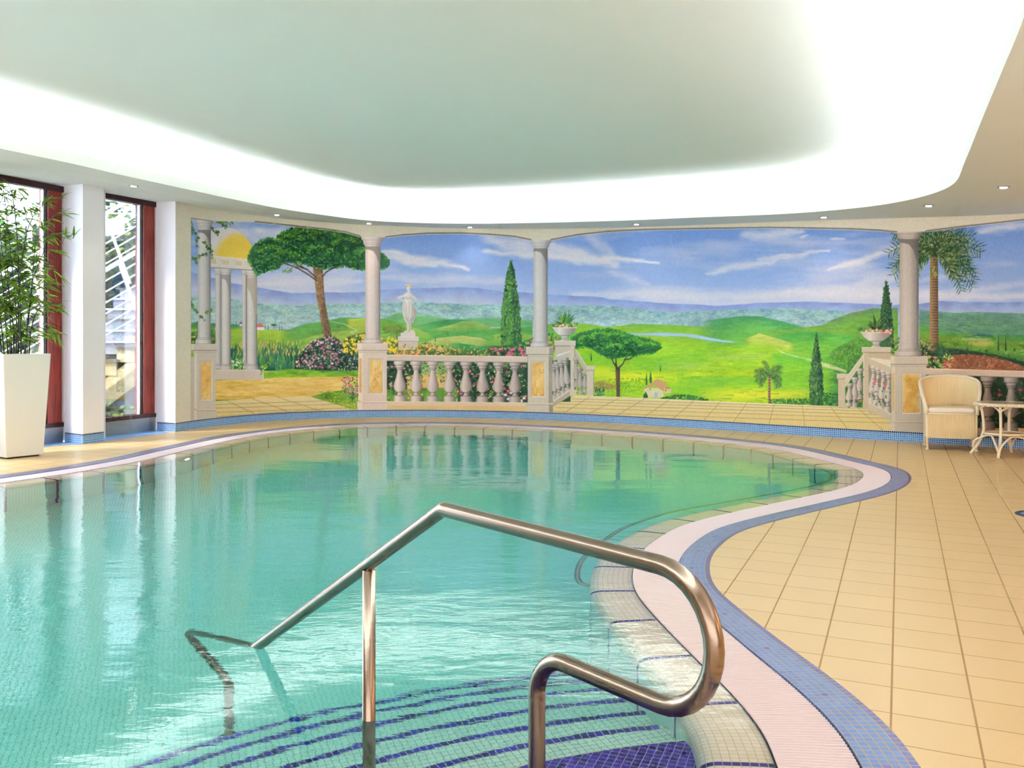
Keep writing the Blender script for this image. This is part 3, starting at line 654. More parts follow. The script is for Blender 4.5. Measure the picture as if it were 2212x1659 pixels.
    foliage(lambda x, y: (x > 700+(y-860)*2.2 and y > 843), 260, (690, 843, 776, 888), [(150, 180, 50), (96, 140, 40), (196, 204, 80)], (2, 4), (.6, 1))
    foliage(lambda x, y: True, 110, (742, 815, 776, 862), [(30, 70, 44), (90, 140, 70), (150, 180, 100)], (4, 8))
    flowers([(x, y) for x, y in zip(rng.uniform(742, 774, 16), rng.uniform(812, 850, 16))], [(206, 70, 120), (228, 130, 170)], (2.5, 4))
    # ---- centre bay planting
    ell(852, 712, 24, 9, (96, 120, 44), 6); ell(846, 708, 18, 6, (132, 150, 56), 5, .7); stroke(858, 716, 858, 734, .9, 1.1, (76, 60, 36))
    hedge = [(822, 726), (850, 730), (880, 744), (905, 738), (940, 742), (1000, 750), (1050, 752), (1075, 738), (1085, 728), (1151, 728), (1151, 772), (822, 772)]
    poly([(822, 735), (850, 738), (900, 748), (960, 756), (1040, 758), (1060, 748), (1151, 740), (1151, 772), (822, 772)], (70, 96, 44), 4)
    foliage(inpoly(hedge), 300, (822, 726, 940, 772), [(206, 190, 60), (120, 140, 44), (50, 90, 40), (226, 160, 80)], (3, 7))
    foliage(inpoly([(900, 742), (1060, 752), (1060, 772), (900, 772)]), 200, (900, 742, 1060, 772), [(196, 186, 84), (120, 150, 60), (60, 100, 50), (220, 150, 90)], (3, 7))
    for (x, y) in zip(rng.uniform(824, 862, 26), rng.uniform(730, 762, 26)): ell(x, y, 2.4, 2.4, (244, 200, 50))
    flowers([(x, y) for x, y in zip(rng.uniform(860, 960, 22), rng.uniform(746, 768, 22))], [(232, 140, 70), (240, 170, 90)], (2, 3))
    # panel behind the balusters
    rect(822, 778, 1151, 870, (20, 48, 34)); rect(910, 778, 975, 812, (170, 180, 120)); poly([(880, 812), (975, 808), (975, 838), (880, 842)], (222, 178, 96), 3)
    poly([(830, 842), (990, 836), (990, 870), (830, 870)], (110, 150, 60), 3)
    foliage(lambda x, y: (x < 918 or x > 948) and not (830 < y < 868 and 880 < x < 960), 900, (838, 778, 1142, 870), [(24, 70, 42), (60, 110, 50), (150, 180, 80), (200, 206, 120), (16, 48, 36)], (4, 9), (.8, 1.5))
    foliage(lambda x, y: True, 130, (900, 778, 975, 815), [(150, 170, 80), (90, 140, 80), (60, 120, 60)], (3, 6))
    flowers([(x, y) for x, y in zip(rng.uniform(842, 915, 18), rng.uniform(782, 860, 18))], [(222, 104, 100), (238, 150, 90), (214, 110, 140)], (2.4, 4))
    flowers([(x, y) for x, y in zip(rng.uniform(975, 1138, 34), rng.uniform(780, 864, 34))], [(196, 50, 90), (214, 90, 120), (170, 36, 70)], (3, 5))
    flowers([(1092, 853), (1104, 849), (1133, 860), (1127, 866), (1098, 862)], [(244, 246, 240)], (3, 4))
    # tall cypress
    def cypress(xc, y0, y1, prof, cols, n, base=(22, 60, 40)):
        L_ = [(xc-np.interp(y, *prof)+rng.uniform(-1.2, 1.2), y) for y in np.linspace(y0, y1, 22)]
        R_ = [(xc+np.interp(y, *prof)+rng.uniform(-1.2, 1.2), y) for y in np.linspace(y1, y0, 22)]
        poly(L_+R_, base, 1.5)
        for k in range(n):
            y = y0+(y1-y0)*math.sqrt(rng.rand()); w = np.interp(y, *prof); x = xc+rng.uniform(-w, w)
            up = (x-xc)/max(w, 1)
            c = cols[rng.randint(len(cols))] if up < .2 or rng.rand() < .4 else cols[0]
            leaf(x, y, rng.uniform(3, 7), -1.57+rng.uniform(-.8, .8), rng.uniform(.9, 1.8), vary(c, 10), .8)
            if rng.rand() < .22: ell(x, y-2, rng.uniform(1.6, 3), rng.uniform(1, 1.8), vary(cols[-1], 10), 1.4, .5)
    cypress(1104, 562, 750, ([562, 580, 600, 650, 700, 735, 750], [1, 6, 9.5, 17, 20, 21.5, 20]), [(20, 70, 44), (34, 100, 50), (70, 130, 56), (120, 160, 70), (104, 150, 64)], 1500)
    mag = [(1060, 770), (1062, 758), (1075, 750), (1090, 748), (1120, 748), (1138, 736), (1151, 730), (1151, 772), (1060, 772)]
    poly(mag, (22, 60, 40), 4); foliage(inpoly([(x, y-3) for x, y in mag]), 260, (1050, 728, 1151, 770), [(24, 80, 44), (90, 150, 60), (160, 196, 90), (16, 50, 40)], (4, 8))
    flowers([(x, y) for x, y in zip(rng.uniform(1062, 1150, 26), rng.uniform(750, 769, 26))]+[(1142, 742), (1150, 735)], [(190, 50, 90), (214, 96, 130)], (2.6, 4.4))
    # statue
    stn = (226, 218, 202); sdk = (150, 138, 124)
    stroke(875, 638, 860, 643, 2.4, 1.8, stn); stroke(860, 643, 872, 650, 1.8, 1.4, (214, 204, 190)); stroke(890, 638, 901, 648, 2.4, 1.9, (214, 204, 188)); stroke(901, 648, 892, 655, 1.8, 1.4, (206, 194, 180))
    poly([(873, 635), (880, 632), (882, 626), (887, 626), (886, 632), (892, 636), (891, 645), (889, 650), (893, 658), (899, 668), (901, 674), (898, 686), (893, 696), (885, 702), (879, 700), (873, 690), (870, 676), (869, 662), (871, 650), (874, 644)], stn, 1.2,
         grad=[(866, (206, 194, 178)), (876, (234, 228, 214)), (887, (222, 212, 196)), (902, (156, 142, 128))])
    poly([(880, 700), (884, 700), (883.5, 716), (880, 716)], (220, 210, 196)); poly([(885, 699), (889, 697), (888, 714), (885, 715)], (196, 184, 170))
    ell(883.5, 619.5, 5.5, 5.2, (216, 198, 172)); ell(882, 623, 3.4, 4.6, (230, 220, 202)); ell(888, 617, 3.5, 3.5, (196, 174, 146))
    for k in range(14): ell(883.5+rng.uniform(-6, 6), 617+rng.uniform(-4, 3), 1.4, 1.2, (232, 214, 184) if k % 2 else (170, 146, 116), 1, .8)
    stroke(873, 645, 889, 645, .6, .6, sdk); stroke(876, 640, 881, 643, .5, .4, sdk); stroke(888, 640, 884, 643, .5, .4, sdk)
    for (a_, b_, c_) in (((872, 650), (872, 668), (878, 690)), ((875, 650), (876, 670), (880, 692)), ((879, 655), (879, 672), (882, 694)), ((884, 652), (884, 672), (883, 690)), ((889, 655), (892, 670), (887, 690)), ((893, 662), (897, 676), (888, 697))):
        stroke(a_[0], a_[1], b_[0], b_[1], .45, .6, sdk, .8); stroke(b_[0], b_[1], c_[0], c_[1], .6, .45, sdk, .8)
    for k in range(4): stroke(873+k*1.2, 684+k*4, 884, 692+k*2.6, .5, .5, sdk, .8); stroke(884, 692+k*2.6, 896-k*1.6, 682+k*4, .5, .5, sdk, .8)
    poly([(870, 719), (878, 713), (884, 717), (890, 712), (896, 714), (897, 720)], (222, 208, 196))
    rect(866, 719, 898, 728, (224, 208, 190)); rect(859.5, 727, 905, 737, (220, 204, 186)); rect(861, 737, 903, 756, (208, 190, 170)); stroke(860, 737.3, 905, 737.3, .6, .6, (150, 130, 110)); stroke(860, 727.5, 905, 727.5, .6, .6, (238, 228, 214))
    foliage(lambda x, y: y > 752-6*rng.rand(), 90, (856, 746, 910, 768), [(206, 190, 60), (100, 130, 44), (226, 150, 80), (50, 90, 40)], (4, 7))
    flowers([(x, y) for x, y in zip(rng.uniform(858, 908, 14), rng.uniform(752, 766, 14))], [(236, 140, 80), (240, 120, 70)], (2, 3.4))
    # ---- umbrella tree and small palm, cypress of the meadow
    poly([(1329.5, 795), (1340, 795), (1339.5, 830), (1340, 857), (1332, 857), (1331, 830)], (70, 52, 34), 1.2, grad=[(1328, (150, 120, 80)), (1333, (84, 60, 38)), (1341, (44, 34, 26))])
    for b in (((1334, 796), (1326, 784), (1321, 772)), ((1336, 796), (1346, 786), (1352, 772)), ((1333, 798), (1331, 785), (1331, 770)), ((1350, 777), (1362, 775), (1370, 769))):
        stroke(b[0][0], b[0][1], b[1][0], b[1][1], 2.1, 1.5, (60, 46, 32)); stroke(b[1][0], b[1][1], b[2][0], b[2][1], 1.5, 1.1, (60, 46, 32))
    umb = [(1236, 729), (1257, 719), (1289, 712), (1316, 711), (1342, 717), (1369, 727), (1406, 734), (1424, 742), (1427, 751), (1408, 764), (1390, 764), (1369, 769), (1345, 770), (1321, 774), (1300, 766), (1284, 754), (1262, 748), (1247, 753), (1238, 742)]
    crown(umb, (18, 92, 44), [(12, 70, 38), (24, 116, 44), (70, 156, 48), (116, 176, 56), (34, 128, 50)], 2600, jag=3)
    glints(umb, 500, (120, 180, 60), [(1270, 735, 14), (1300, 728, 16), (1330, 730, 18), (1370, 742, 16), (1400, 748, 14), (1330, 752, 14)])
    def palm(xc, yc, R, cols, n=13, tx=None, y1=None, tw=2.6, droop=.9, lw=1.):
        if tx:
            poly([(tx-tw, yc), (tx+tw, yc), (tx+tw*1.12, y1), (tx-tw*1.12, y1)], (130, 94, 60), 1., grad=[(tx-tw, (170, 130, 84)), (tx, (128, 92, 56)), (tx+tw, (74, 54, 36))])
            for k in range(int((y1-yc)/3)):
                y = yc+3*k; stroke(tx-tw, y, tx+tw, y+rng.uniform(-.6, 1), .5, .6, (70, 50, 34) if k % 2 else (190, 156, 104), .6)
        for k in range(n):
            an = -3.5+4.0*(k+.5)/n+rng.uniform(-.08, .08); px, py = xc, yc; L = R*rng.uniform(.8, 1.1); segs = 14
            vx, vy = math.cos(an), math.sin(an)
            for q in range(segs):
                qx, qy = px+vx*L/segs, py+vy*L/segs; vy += droop*2.2/segs; nrm = math.hypot(vx, vy); vx, vy = vx/nrm, vy/nrm
                stroke(px, py, qx, qy, .7*lw, .5*lw, cols[0])
                if q > 0:
                    for sd in (-1, 1):
                        la = math.atan2(vy, vx)+sd*.9+rng.uniform(-.12, .12); ll = R*.24*(1-.6*abs(q/segs-.45))*rng.uniform(.8, 1.1)
                        leaf(qx, qy, ll, la, .85*lw, vary(cols[1+rng.randint(len(cols)-1)], 12), .9)
                px, py = qx, qy
    palm(1662, 812, 34, [(60, 84, 40), (50, 100, 50), (90, 130, 60), (130, 150, 80)], 12, 1662, 872, 2.6, 1.)
    cypress(1764, 719, 876, ([719, 735, 770, 820, 850, 876], [.6, 3, 8, 14, 14.5, 11]), [(16, 56, 40), (30, 84, 48), (70, 120, 56), (120, 150, 76)], 1000)
    for (x0, x1, y0, y1, n) in ((1664, 1760, 862, 874, 200), (1772, 1812, 850, 876, 220), (1284, 1308, 838, 856, 90)):
        foliage(lambda x, y: True, n, (x0, y0, x1, y1), [(26, 90, 50), (50, 120, 56), (20, 70, 44), (150, 180, 120) if x0 < 1400 else (70, 130, 60)], (2, 4), (.9, 1.4))
    cypress(1915, 604, 752, ([604, 625, 660, 700, 752], [.6, 4, 9.5, 13, 16]), [(18, 52, 38), (30, 80, 44), (80, 116, 60), (60, 100, 54)], 900)
    # ---- right bay planting and big palm
    bed = [(1990, 770), (1990, 742), (2010, 752), (2060, 752), (2110, 760), (2160, 768), (2212, 782), (2440, 800), (2440, 830), (1990, 830)]
    poly(bed, (30, 60, 36), 4)
    foliage(inpoly([(x, y-5) for x, y in bed]), 420, (1990, 740, 2440, 815), [(30, 72, 40), (54, 100, 50), (20, 52, 34), (90, 120, 60)], (4, 8))
    bank = [(2036, 775), (2060, 767), (2100, 766), (2140, 770), (2180, 780), (2225, 797), (2440, 812), (2440, 830), (2036, 830)]
    poly(bank, (130, 74, 44), 3)
    foliage(inpoly(bank), 900, (2036, 764, 2440, 812), [(176, 96, 56), (206, 130, 70), (110, 96, 50), (70, 84, 44), (190, 80, 64)], (2, 4), (.8, 1.3))
    foliage(lambda x, y: True, 60, (1996, 768, 2060, 800), [(150, 170, 70), (40, 80, 44), (190, 196, 100)], (6, 11), (1.2, 2))
    flowers([(x, y) for x, y in zip(rng.uniform(1998, 2070, 12), rng.uniform(770, 798, 12))], [(190, 60, 70), (214, 100, 100)], (3, 4.4))
    palm(2019, 552, 100, [(50, 74, 36), (40, 84, 50), (70, 110, 56), (26, 66, 44), (150, 156, 90)], 30, 2018, 757, 8.6, .62, 1.3)
    palm(2018, 545, 74, [(50, 74, 36), (40, 84, 50), (120, 140, 80), (26, 66, 44), (170, 172, 104)], 24, None, None, 0, .9, 1.2)
    foliage(lambda x, y: ((x-2032)/62)**2+((y-532)/30)**2 < 1, 420, (1960, 500, 2100, 566), [(30, 72, 42), (50, 92, 50), (110, 130, 70), (150, 150, 90)], (5, 10), (.8, 1.3))
    for k in range(60): stroke(2009+rng.uniform(0, 18), 572+rng.uniform(0, 26), 2010+rng.uniform(0, 16), 580+rng.uniform(0, 24), .8, .6, [(170, 160, 84), (90, 84, 44)][k % 2], .7)
    foliage(lambda x, y: True, 200, (1925, 728, 2010, 772), [(40, 84, 40), (120, 140, 60), (80, 110, 50), (200, 140, 110)], (3, 6))
    foliage(lambda x, y: True, 40, (2008, 744, 2040, 766), [(30, 72, 40), (60, 110, 50)], (6, 10))
    rect(2003, 812, 2440, 930, (26, 46, 30))
    foliage(lambda x, y: True, 900, (2003, 812, 2440, 925), [(30, 66, 38), (56, 92, 44), (16, 40, 30), (110, 130, 60)], (5, 11), (1, 2))
    flowers([(x, y) for x, y in zip(rng.uniform(2090, 2430, 26), rng.uniform(818, 915, 26))], [(170, 56, 60), (196, 80, 80)], (5, 8))
    # painted terrace tiles, right of the gateway
    ln = []
    for k, (yl, yr) in enumerate(((861, 883), (866.5, 889), (872.5, 896), (880, 904), (889, 914))):
        ln.append((1222-k*7, yl, 1890+k*10, yr))
    for (xt, xb) in ((1278, 1205), (1343, 1255), (1397, 1318), (1450, 1380), (1503, 1445), (1560, 1513), (1617, 1579), (1674, 1660), (1733, 1740), (1790, 1835), (1846, 1915)):
        yt = 854+(xt-1243)*.0345; yb_ = 900+(xb-1200)*.05; ln.append((xt, yt, xb, yb_))
    terrace([(1243, 854), (1400, 860), (1600, 869), (1812, 878), (1876, 884), (1925, 912), (1925, 945), (1190, 925), (1192, 880)], ln)
    stroke(1240, 854.5, 1876, 882, .6, .6, (236, 220, 176))
    # ground strip under the balustrades
    rect(838, 876, 1140, 905, (216, 182, 120)); rect(2000, 925, 2440, 962, (196, 160, 104))
    for (x0_, x1_, y0_) in ((776, 840, 876), (1136, 1196, 880), (1920, 2005, 925)): rect(x0_, y0_, x1_, y0_+40, (214, 184, 124))
    # ---- columns, pedestals, balustrades
    W1, W2, W3 = (208, 200, 188), (226, 206, 190), (206, 198, 186)
    def marble(x0, y0, x1, y1, base=(226, 184, 104)):
        poly([(x0-3, y0-3), (x1+3, y0-3), (x1+3, y1+3), (x0-3, y1+3)], (150, 130, 108)); rect(x0-2, y0-2, x1+3, y1+3, (236, 226, 208)); rect(x0-1, y0-1, x1+1, y1+1, (190, 160, 110))
        s = box(x0, y0, x1, y1, 0); n_ = noise(7, 11, int(x0), 4); n2_ = noise(16, 24, int(x0)+7, 2)
        d_ = (XX[s]-x0)*.9+(YY[s]-y0)*.42; v_ = np.abs(np.sin(d_*.11+(n_[s]-.5)*5))
        cc = np.clip(col(*base)+(np.clip(.30-v_, 0, 1)*(n2_[s]*1.6))[..., None]*np.array([-.45, -.8, -.9], np.float32)+((n2_[s]-.5)*.4)[..., None]*np.array([.6, .9, 1.2], np.float32), 0, 1).astype(np.float32)
        m = np.clip(np.minimum(np.minimum(XX[s]-x0, x1-XX[s]), np.minimum(YY[s]-y0, y1-YY[s]))+.5, 0, 1)
        blend(s, m, cc)
    def pedestal(xa, xb, xside, slab, y1, y2, c, mp, side='l'):
        # xa..xb front face, xside outer edge of the visible return, slab (x0,x1,y0,y1), y1 plinth top, y2 plinth foot
        lt = tuple(np.minimum(np.array(c)*1.09, 255)); dk = tuple(np.array(c)*.62)
        rect(xa, slab[3], xb, y1, c)
        if side == 'l': poly([(xside, slab[3]), (xa, slab[3]), (xa, y1), (xside, y1-3)], lt)
        else: poly([(xb, slab[3]), (xside, slab[3]), (xside, y1-3), (xb, y1)], tuple(np.array(c)*.72))
        x0, x1, y0, ys = slab
        rect(x0, y0, x1, ys, c); rect(x0, y0, x1, y0+1.3, tuple(np.minimum(np.array(c)*1.12, 255)))
        if side == 'l': rect(x0, y0+1, x0+(xa-xside)*1.1, ys, lt)
        else: rect(x1-(xside-xb)*1.1, y0+1, x1, ys, tuple(np.array(c)*.74))
        stroke(x0+1, ys, x1-1, ys, .9, .9, dk, .9); stroke(x0+2, ys+3, x1-2, ys+3, .5, .5, lt); stroke(x0+2, ys+4.2, x1-2, ys+4.2, .5, .5, tuple(np.array(c)*.78))
        rect(min(x0+1, xside), y1, max(x1-1, xside), y2, c)
        stroke(min(x0+1, xside), y1, max(x1-1, xside), y1, .6, .6, lt); stroke(min(x0+1, xside), y1+2.4, max(x1-1, xside), y1+2.4, .6, .6, tuple(np.array(c)*.78))
        if side == 'l': rect(min(x0+1, xside), y1+2, xa-1, y2, lt)
        else: rect(xb+1, y1+2, xside+1, y2, tuple(np.array(c)*.72))
        marble(*mp)
    def baluster(xc, y0, y1, hw, c, lean=0.):
        # turned profile drawn row by row with a left-lit gradient
        prof = ([0, .03, .09, .10, .16, .17, .20, .215, .26, .40, .52, .60, .67, .72, .755, .77, .80, .83, .84, .86, 1.], [.95, .95, .9, .72, .62, .55, .55, .42, .40, .62, .88, 1., .92, .66, .34, .32, .36, .6, .9, .92, .95])
        s = box(xc-hw-abs(lean)-3, y0, xc+hw+abs(lean)+3, y1, 1)
        if s is None: return
        t_ = (YY[s]-y0)/(y1-y0); w = np.interp(t_, *prof).astype(np.float32)*hw
        xo = XX[s]-xc-lean*(t_-.5)*2
        m = np.clip(w-np.abs(xo)+.5, 0, 1)*np.clip((YY[s]-y0)+.5, 0, 1)*np.clip(y1-YY[s]+.5, 0, 1)
        u = np.clip(xo/np.maximum(w, 1), -1, 1)
        lum = np.interp(u, [-1, -.55, -.2, .3, .75, 1], [.86, 1.06, 1.02, .86, .62, .48]).astype(np.float32)
        for q in (.10, .165, .205, .755, .835): lum = lum*(1-.35*np.exp(-((t_-q)/.012)**2))
        cc = np.clip(col(*c)*lum[..., None], 0, 1)
        blend(s, m, cc.astype(np.float32))
    def column(xl, xr, capb, baseb, c):
        (cx0, cx1, cy0, cy1), (bx0, bx1, by0, by1) = capb, baseb
        shaft(xl, xr, cy1-2, by0+2, c); lune((xl+xr)/2, (xr-xl)/2, cy1, cy1+(xr-xl)*1.35, tuple(np.array(c)*.52), .7)
        capital((cx0+cx1)/2, cx1-cx0, cy0, cy1, c, xr-xl); colbase((bx0+bx1)/2, bx1-bx0, by0, by1, c, xr-xl)
    def rail(x0, x1, yt0, yt1, h, c):
        poly([(x0, yt0), (x1, yt1), (x1, yt1+h), (x0, yt0+h)], c); stroke(x0, yt0+.8, x1, yt1+.8, .9, .9, tuple(np.minimum(np.array(c)*1.12, 255))); stroke(x0, yt0+h, x1, yt1+h, .7, .7, tuple(np.array(c)*.5), .8)
    rb = (214, 192, 168)
    for i, x in enumerate((864, 899.7, 935.5, 971.6, 1007, 1043, 1078, 1113)):
        c = tuple(np.array((226, 204, 186))*(1-i/40.)); baluster(x, 780+i*.3, 869+i*.25, 13.3, c)
    rail(836, 1140, 766, 770, 13.2, rb); poly([(836, 867), (1140, 870), (1140, 877), (836, 876)], (222, 196, 160)); stroke(836, 867, 1140, 870, .5, .5, (240, 224, 200))
    for x in (2060, 2086.5, 2134, 2184.5, 2236, 2290, 2345, 2400): baluster(x, 811+(x-2086)*.04, 926+(x-2086)*.06, 16.5, (176, 158, 140))
    rail(2000, 2440, 795.5, 808, 14, (208, 182, 148)); poly([(2000, 924), (2440, 948), (2440, 962), (2000, 940)], (190, 164, 126))
    # stair parapets beside the gateway
    def urn(xc, yr, w, yf, c, fw):
        poly([(xc-w, yr), (xc+w, yr), (xc+w*.82, yr+(yf-yr)*.30), (xc+w*.45, yr+(yf-yr)*.56), (xc+fw*.6, yr+(yf-yr)*.66), (xc+fw*.55, yr+(yf-yr)*.84), (xc+fw, yf), (xc-fw, yf), (xc-fw*.55, yr+(yf-yr)*.84), (xc-fw*.6, yr+(yf-yr)*.66), (xc-w*.45, yr+(yf-yr)*.56), (xc-w*.82, yr+(yf-yr)*.30)], c, 1.,
             grad=[(xc-w, tuple(np.array(c)*.95)), (xc-w*.4, tuple(np.minimum(np.array(c)*1.1, 255))), (xc+w*.3, tuple(np.array(c)*.82)), (xc+w, tuple(np.array(c)*.6))])
        stroke(xc-w, yr, xc+w, yr, 1., 1., tuple(np.minimum(np.array(c)*1.08, 255))); stroke(xc-w*.45, yr+(yf-yr)*.58, xc+w*.45, yr+(yf-yr)*.58, .6, .6, tuple(np.array(c)*.5)); stroke(xc-fw*.6, yr+(yf-yr)*.84, xc+fw*.6, yr+(yf-yr)*.84, .6, .6, tuple(np.array(c)*.6))
    def urnplant(xc, yr, w, h, cols):
        for k in range(110):
            x = xc+rng.uniform(-w*1.05, w*1.05); leaf(x, yr-rng.uniform(-2, 9), rng.uniform(3, 7), rng.uniform(0, 6.28), 1.2, vary(cols[rng.randint(3)], 10))
        for k in range(34):
            an = -1.57+rng.uniform(-1.35, 1.35); leaf(xc+rng.uniform(-5, 5), yr-6, h*rng.uniform(.55, 1.)*(1-.35*abs(an+1.57)/1.35), an, 1.9, vary(cols[rng.randint(4)], 12))
        flowers([(xc+rng.uniform(-w*1.05, w*1.05), yr-rng.uniform(-1, 6)) for k in range(16)], [(222, 130, 120), (236, 170, 140)], (1.6, 2.8))
    pc_ = (206, 192, 168)
    foliage(lambda x, y: True, 60, (1184, 716, 1212, 760), [(60, 120, 50), (150, 190, 80), (30, 80, 44)], (4, 8)); flowers([(1187, 735), (1203, 732), (1190, 748), (1196, 758)], [(200, 60, 100)], (3, 4))
    rect(1200, 745, 1243, 842, (196, 182, 158)); rect(1197.5, 736, 1244, 747, pc_); stroke(1197.5, 736.6, 1244, 736.6, .7, .7, (230, 220, 200)); stroke(1198, 747.4, 1243, 747.4, .9, .9, (120, 108, 90))
    rect(1194, 778, 1233, 868, (40, 66, 44)); foliage(lambda x, y: True, 90, (1194, 780, 1232, 866), [(30, 80, 44), (96, 140, 60), (60, 96, 50)], (3, 7)); flowers([(1199, 812), (1226, 808), (1204, 845), (1198, 828)], [(220, 80, 110)], (2.5, 3.5))
    for (x, y0, y1, l) in ((1198, 786, 866, 2), (1206, 781, 861, 3), (1215, 777, 856, 3.5), (1224.5, 772, 850, 4)): baluster(x, y0, y1, 8.2, (186, 176, 160), l)
    poly([(1195, 774), (1208, 765), (1232.6, 757.6), (1232.6, 767), (1196, 780)], (190, 178, 154)); poly([(1207, 765), (1232.6, 757.8), (1232.6, 759.5), (1200, 772)], (232, 224, 206))
    poly([(1194, 868), (1232.6, 842), (1232.6, 855), (1194, 880)], (176, 160, 132)); stroke(1196, 867, 1232.6, 842, .8, .8, (234, 224, 202))
    rect(1232.6, 747, 1242.5, 843, pc_); rect(1231.5, 842, 1245.5, 855, (210, 194, 162)); stroke(1241.8, 748, 1241.8, 842, .8, .8, (140, 126, 104))
    foliage(lambda x, y: y > 752+(x-1243)*1.9, 60, (1243, 770, 1268, 852), [(60, 100, 50), (110, 150, 60)], (3, 6))
    for (x, y0, y1) in ((1246, 772, 836), (1254.5, 792, 852), (1264.5, 802, 848)): baluster(x, y0, y1, 7.6, (176, 166, 150), 1.2)
    poly([(1243.5, 754), (1246, 756), (1277, 806), (1277, 815), (1270, 816), (1243.5, 768)], (184, 168, 140)); stroke(1244, 754.5, 1277, 806.5, .8, .8, (222, 210, 186))
    rect(1268, 799, 1283, 855, (204, 190, 164)); rect(1266.5, 790, 1285.5, 799.5, pc_); stroke(1267, 799.8, 1285, 799.8, .6, .6, (130, 116, 96)); rect(1282, 800, 1283.5, 855, (150, 136, 112))
    urnplant(1220, 707, 25, 36, [(30, 96, 50), (90, 150, 60), (150, 186, 80), (24, 80, 50)]); urn(1220, 708, 25.5, 736.5, (206, 196, 182), 11)
    # right parapet
    rect(1866, 760, 1925, 870, (188, 164, 128)); rect(1862, 750, 1925, 761, (204, 184, 150)); stroke(1862, 750.6, 1925, 750.6, .7, .7, (226, 210, 180)); stroke(1863, 761.6, 1925, 761.6, .9, .9, (112, 92, 68))
    rect(1877, 790, 1925, 884, (60, 80, 50)); rect(1877, 786, 1925, 893, (180, 156, 120), a=.65)
    for (x, y0, y1, l) in ((1886, 789, 871, -3), (1896, 792, 876, -3), (1907, 797, 884, -3.2), (1919, 801, 892, -2)): baluster(x, y0, y1, 9.4, (206, 188, 166), l)
    foliage(lambda x, y: True, 40, (1882, 815, 1922, 880), [(40, 80, 44), (80, 110, 54)], (3, 6)); flowers([(1893, 822), (1912, 833), (1889, 829), (1915, 829)], [(200, 60, 60)], (3, 5))
    poly([(1876, 773), (1886, 773), (1925, 778), (1925, 806), (1876, 785)], (198, 178, 144)); poly([(1876, 773.5), (1886, 773), (1925, 778), (1925, 794)], (224, 208, 176))
    poly([(1876, 868), (1925, 893), (1925, 912), (1876, 885)], (200, 180, 146)); stroke(1876, 869, 1925, 894, .8, .8, (226, 210, 176))
    rect(1865, 762, 1876, 870, (196, 174, 138)); rect(1864, 869, 1876.5, 885, (194, 170, 130)); stroke(1866, 762, 1866, 870, .8, .8, (224, 206, 172))
    foliage(lambda x, y: y > 766+(1865-x)*1.55, 70, (1828, 800, 1865, 880), [(70, 104, 50), (40, 80, 40)], (3, 6)); flowers([(1848, 838), (1852, 862), (1826, 876), (1859, 866)], [(200, 80, 80)], (2.5, 4))
    for (x, y0, y1) in ((1857, 796, 862), (1846.5, 815, 880), (1835, 828, 878)): baluster(x, y0, y1, 8.6, (200, 182, 160), -1.2)
    poly([(1865, 766), (1865, 780), (1826, 838), (1820, 838), (1820, 826)], (206, 186, 152)); stroke(1865, 767, 1820, 827, .8, .8, (228, 212, 182))
    rect(1811, 818, 1826, 880, (198, 176, 142)); poly([(1808, 808), (1836, 808), (1824, 818), (1808, 818)], (204, 184, 150)); stroke(1808, 818.4, 1824, 818.4, .6, .6, (120, 100, 76)); stroke(1808, 808.5, 1836, 808.5, .6, .6, (226, 210, 180))
    urnplant(1893, 717, 36, 34, [(30, 70, 40), (80, 110, 50), (130, 150, 70), (24, 60, 40)]); urn(1893, 718, 33, 750.5, (200, 184, 164), 12)
    flowers([(x, y) for x, y in zip(rng.uniform(1900, 1928, 10), rng.uniform(712, 724, 10))], [(206, 84, 84), (220, 130, 120)], (2.4, 3.4))
    # main columns
    pedestal(426, 466, 419.5, (412, 469.4, 743, 757), 885, 912, (206, 192, 170), (435.5, 783, 456, 862))
    rect(412, 770, 420, 912, (196, 184, 164)); stroke(412.5, 770, 412.5, 912, .6, .6, (150, 140, 120))
    column(428, 455.5, (422, 462, 474, 497), (422, 460, 726, 743), W1)
    pedestal(784, 836, 774.5, (772, 838.5, 741.5, 757), 868, 885, (226, 204, 180), (799, 777.5, 826, 848))
    rect(776.5, 774, 782, 848, (214, 170, 100))
    column(789.6, 822, (780, 830, 511, 533), (781, 829, 728, 741.5), W2)
    pedestal(1140.5, 1185.6, 1194, (1136.5, 1196, 749.5, 766), 872, 891, (208, 194, 168), (1150.5, 784, 1175.5, 855), 'r')
    column(1153, 1183.5, (1146, 1191.5, 519, 537), (1146, 1188, 735, 749.5), W3)
    pedestal(1934, 2001, 1926, (1924, 2005, 769.5, 787), 911, 940, (196, 178, 150), (1951, 809, 1986, 891), 'l')
    rect(1927.5, 806, 1932.5, 888, (206, 170, 106))
    column(1943.5, 1985, (1933, 1995, 500, 517), (1932, 1992, 751, 769.5), (192, 176, 156))
    # ivy tendrils on the first column
    for (x0, y0, x1, y1, n) in ((413, 478, 416, 505, 16), (416, 496, 428, 516, 9), (424, 510, 427, 540, 6), (440, 522, 458, 545, 16), (416, 560, 450, 548, 26), (420, 558, 427, 572, 10), (457, 490, 470, 508, 8), (458, 497, 472, 503, 8), (468, 478, 500, 482, 22), (478, 482, 492, 492, 10), (413, 650, 418, 668, 8),
                               (421, 664, 426, 678, 6), (434, 680, 441, 696, 8), (444, 678, 459, 668, 16), (455, 530, 458, 556, 12)):
        for k in range(n):
            t_ = rng.rand(); x = x0+(x1-x0)*t_+rng.uniform(-2.2, 2.2); y = y0+(y1-y0)*t_+rng.uniform(-2.2, 2.2); c = vary([(140, 168, 60), (40, 96, 60), (100, 140, 50), (30, 84, 60)][rng.randint(4)], 12)
            for q in range(3): leaf(x, y, rng.uniform(2.4, 4.2), rng.uniform(0, 6.28), 1.1, c)
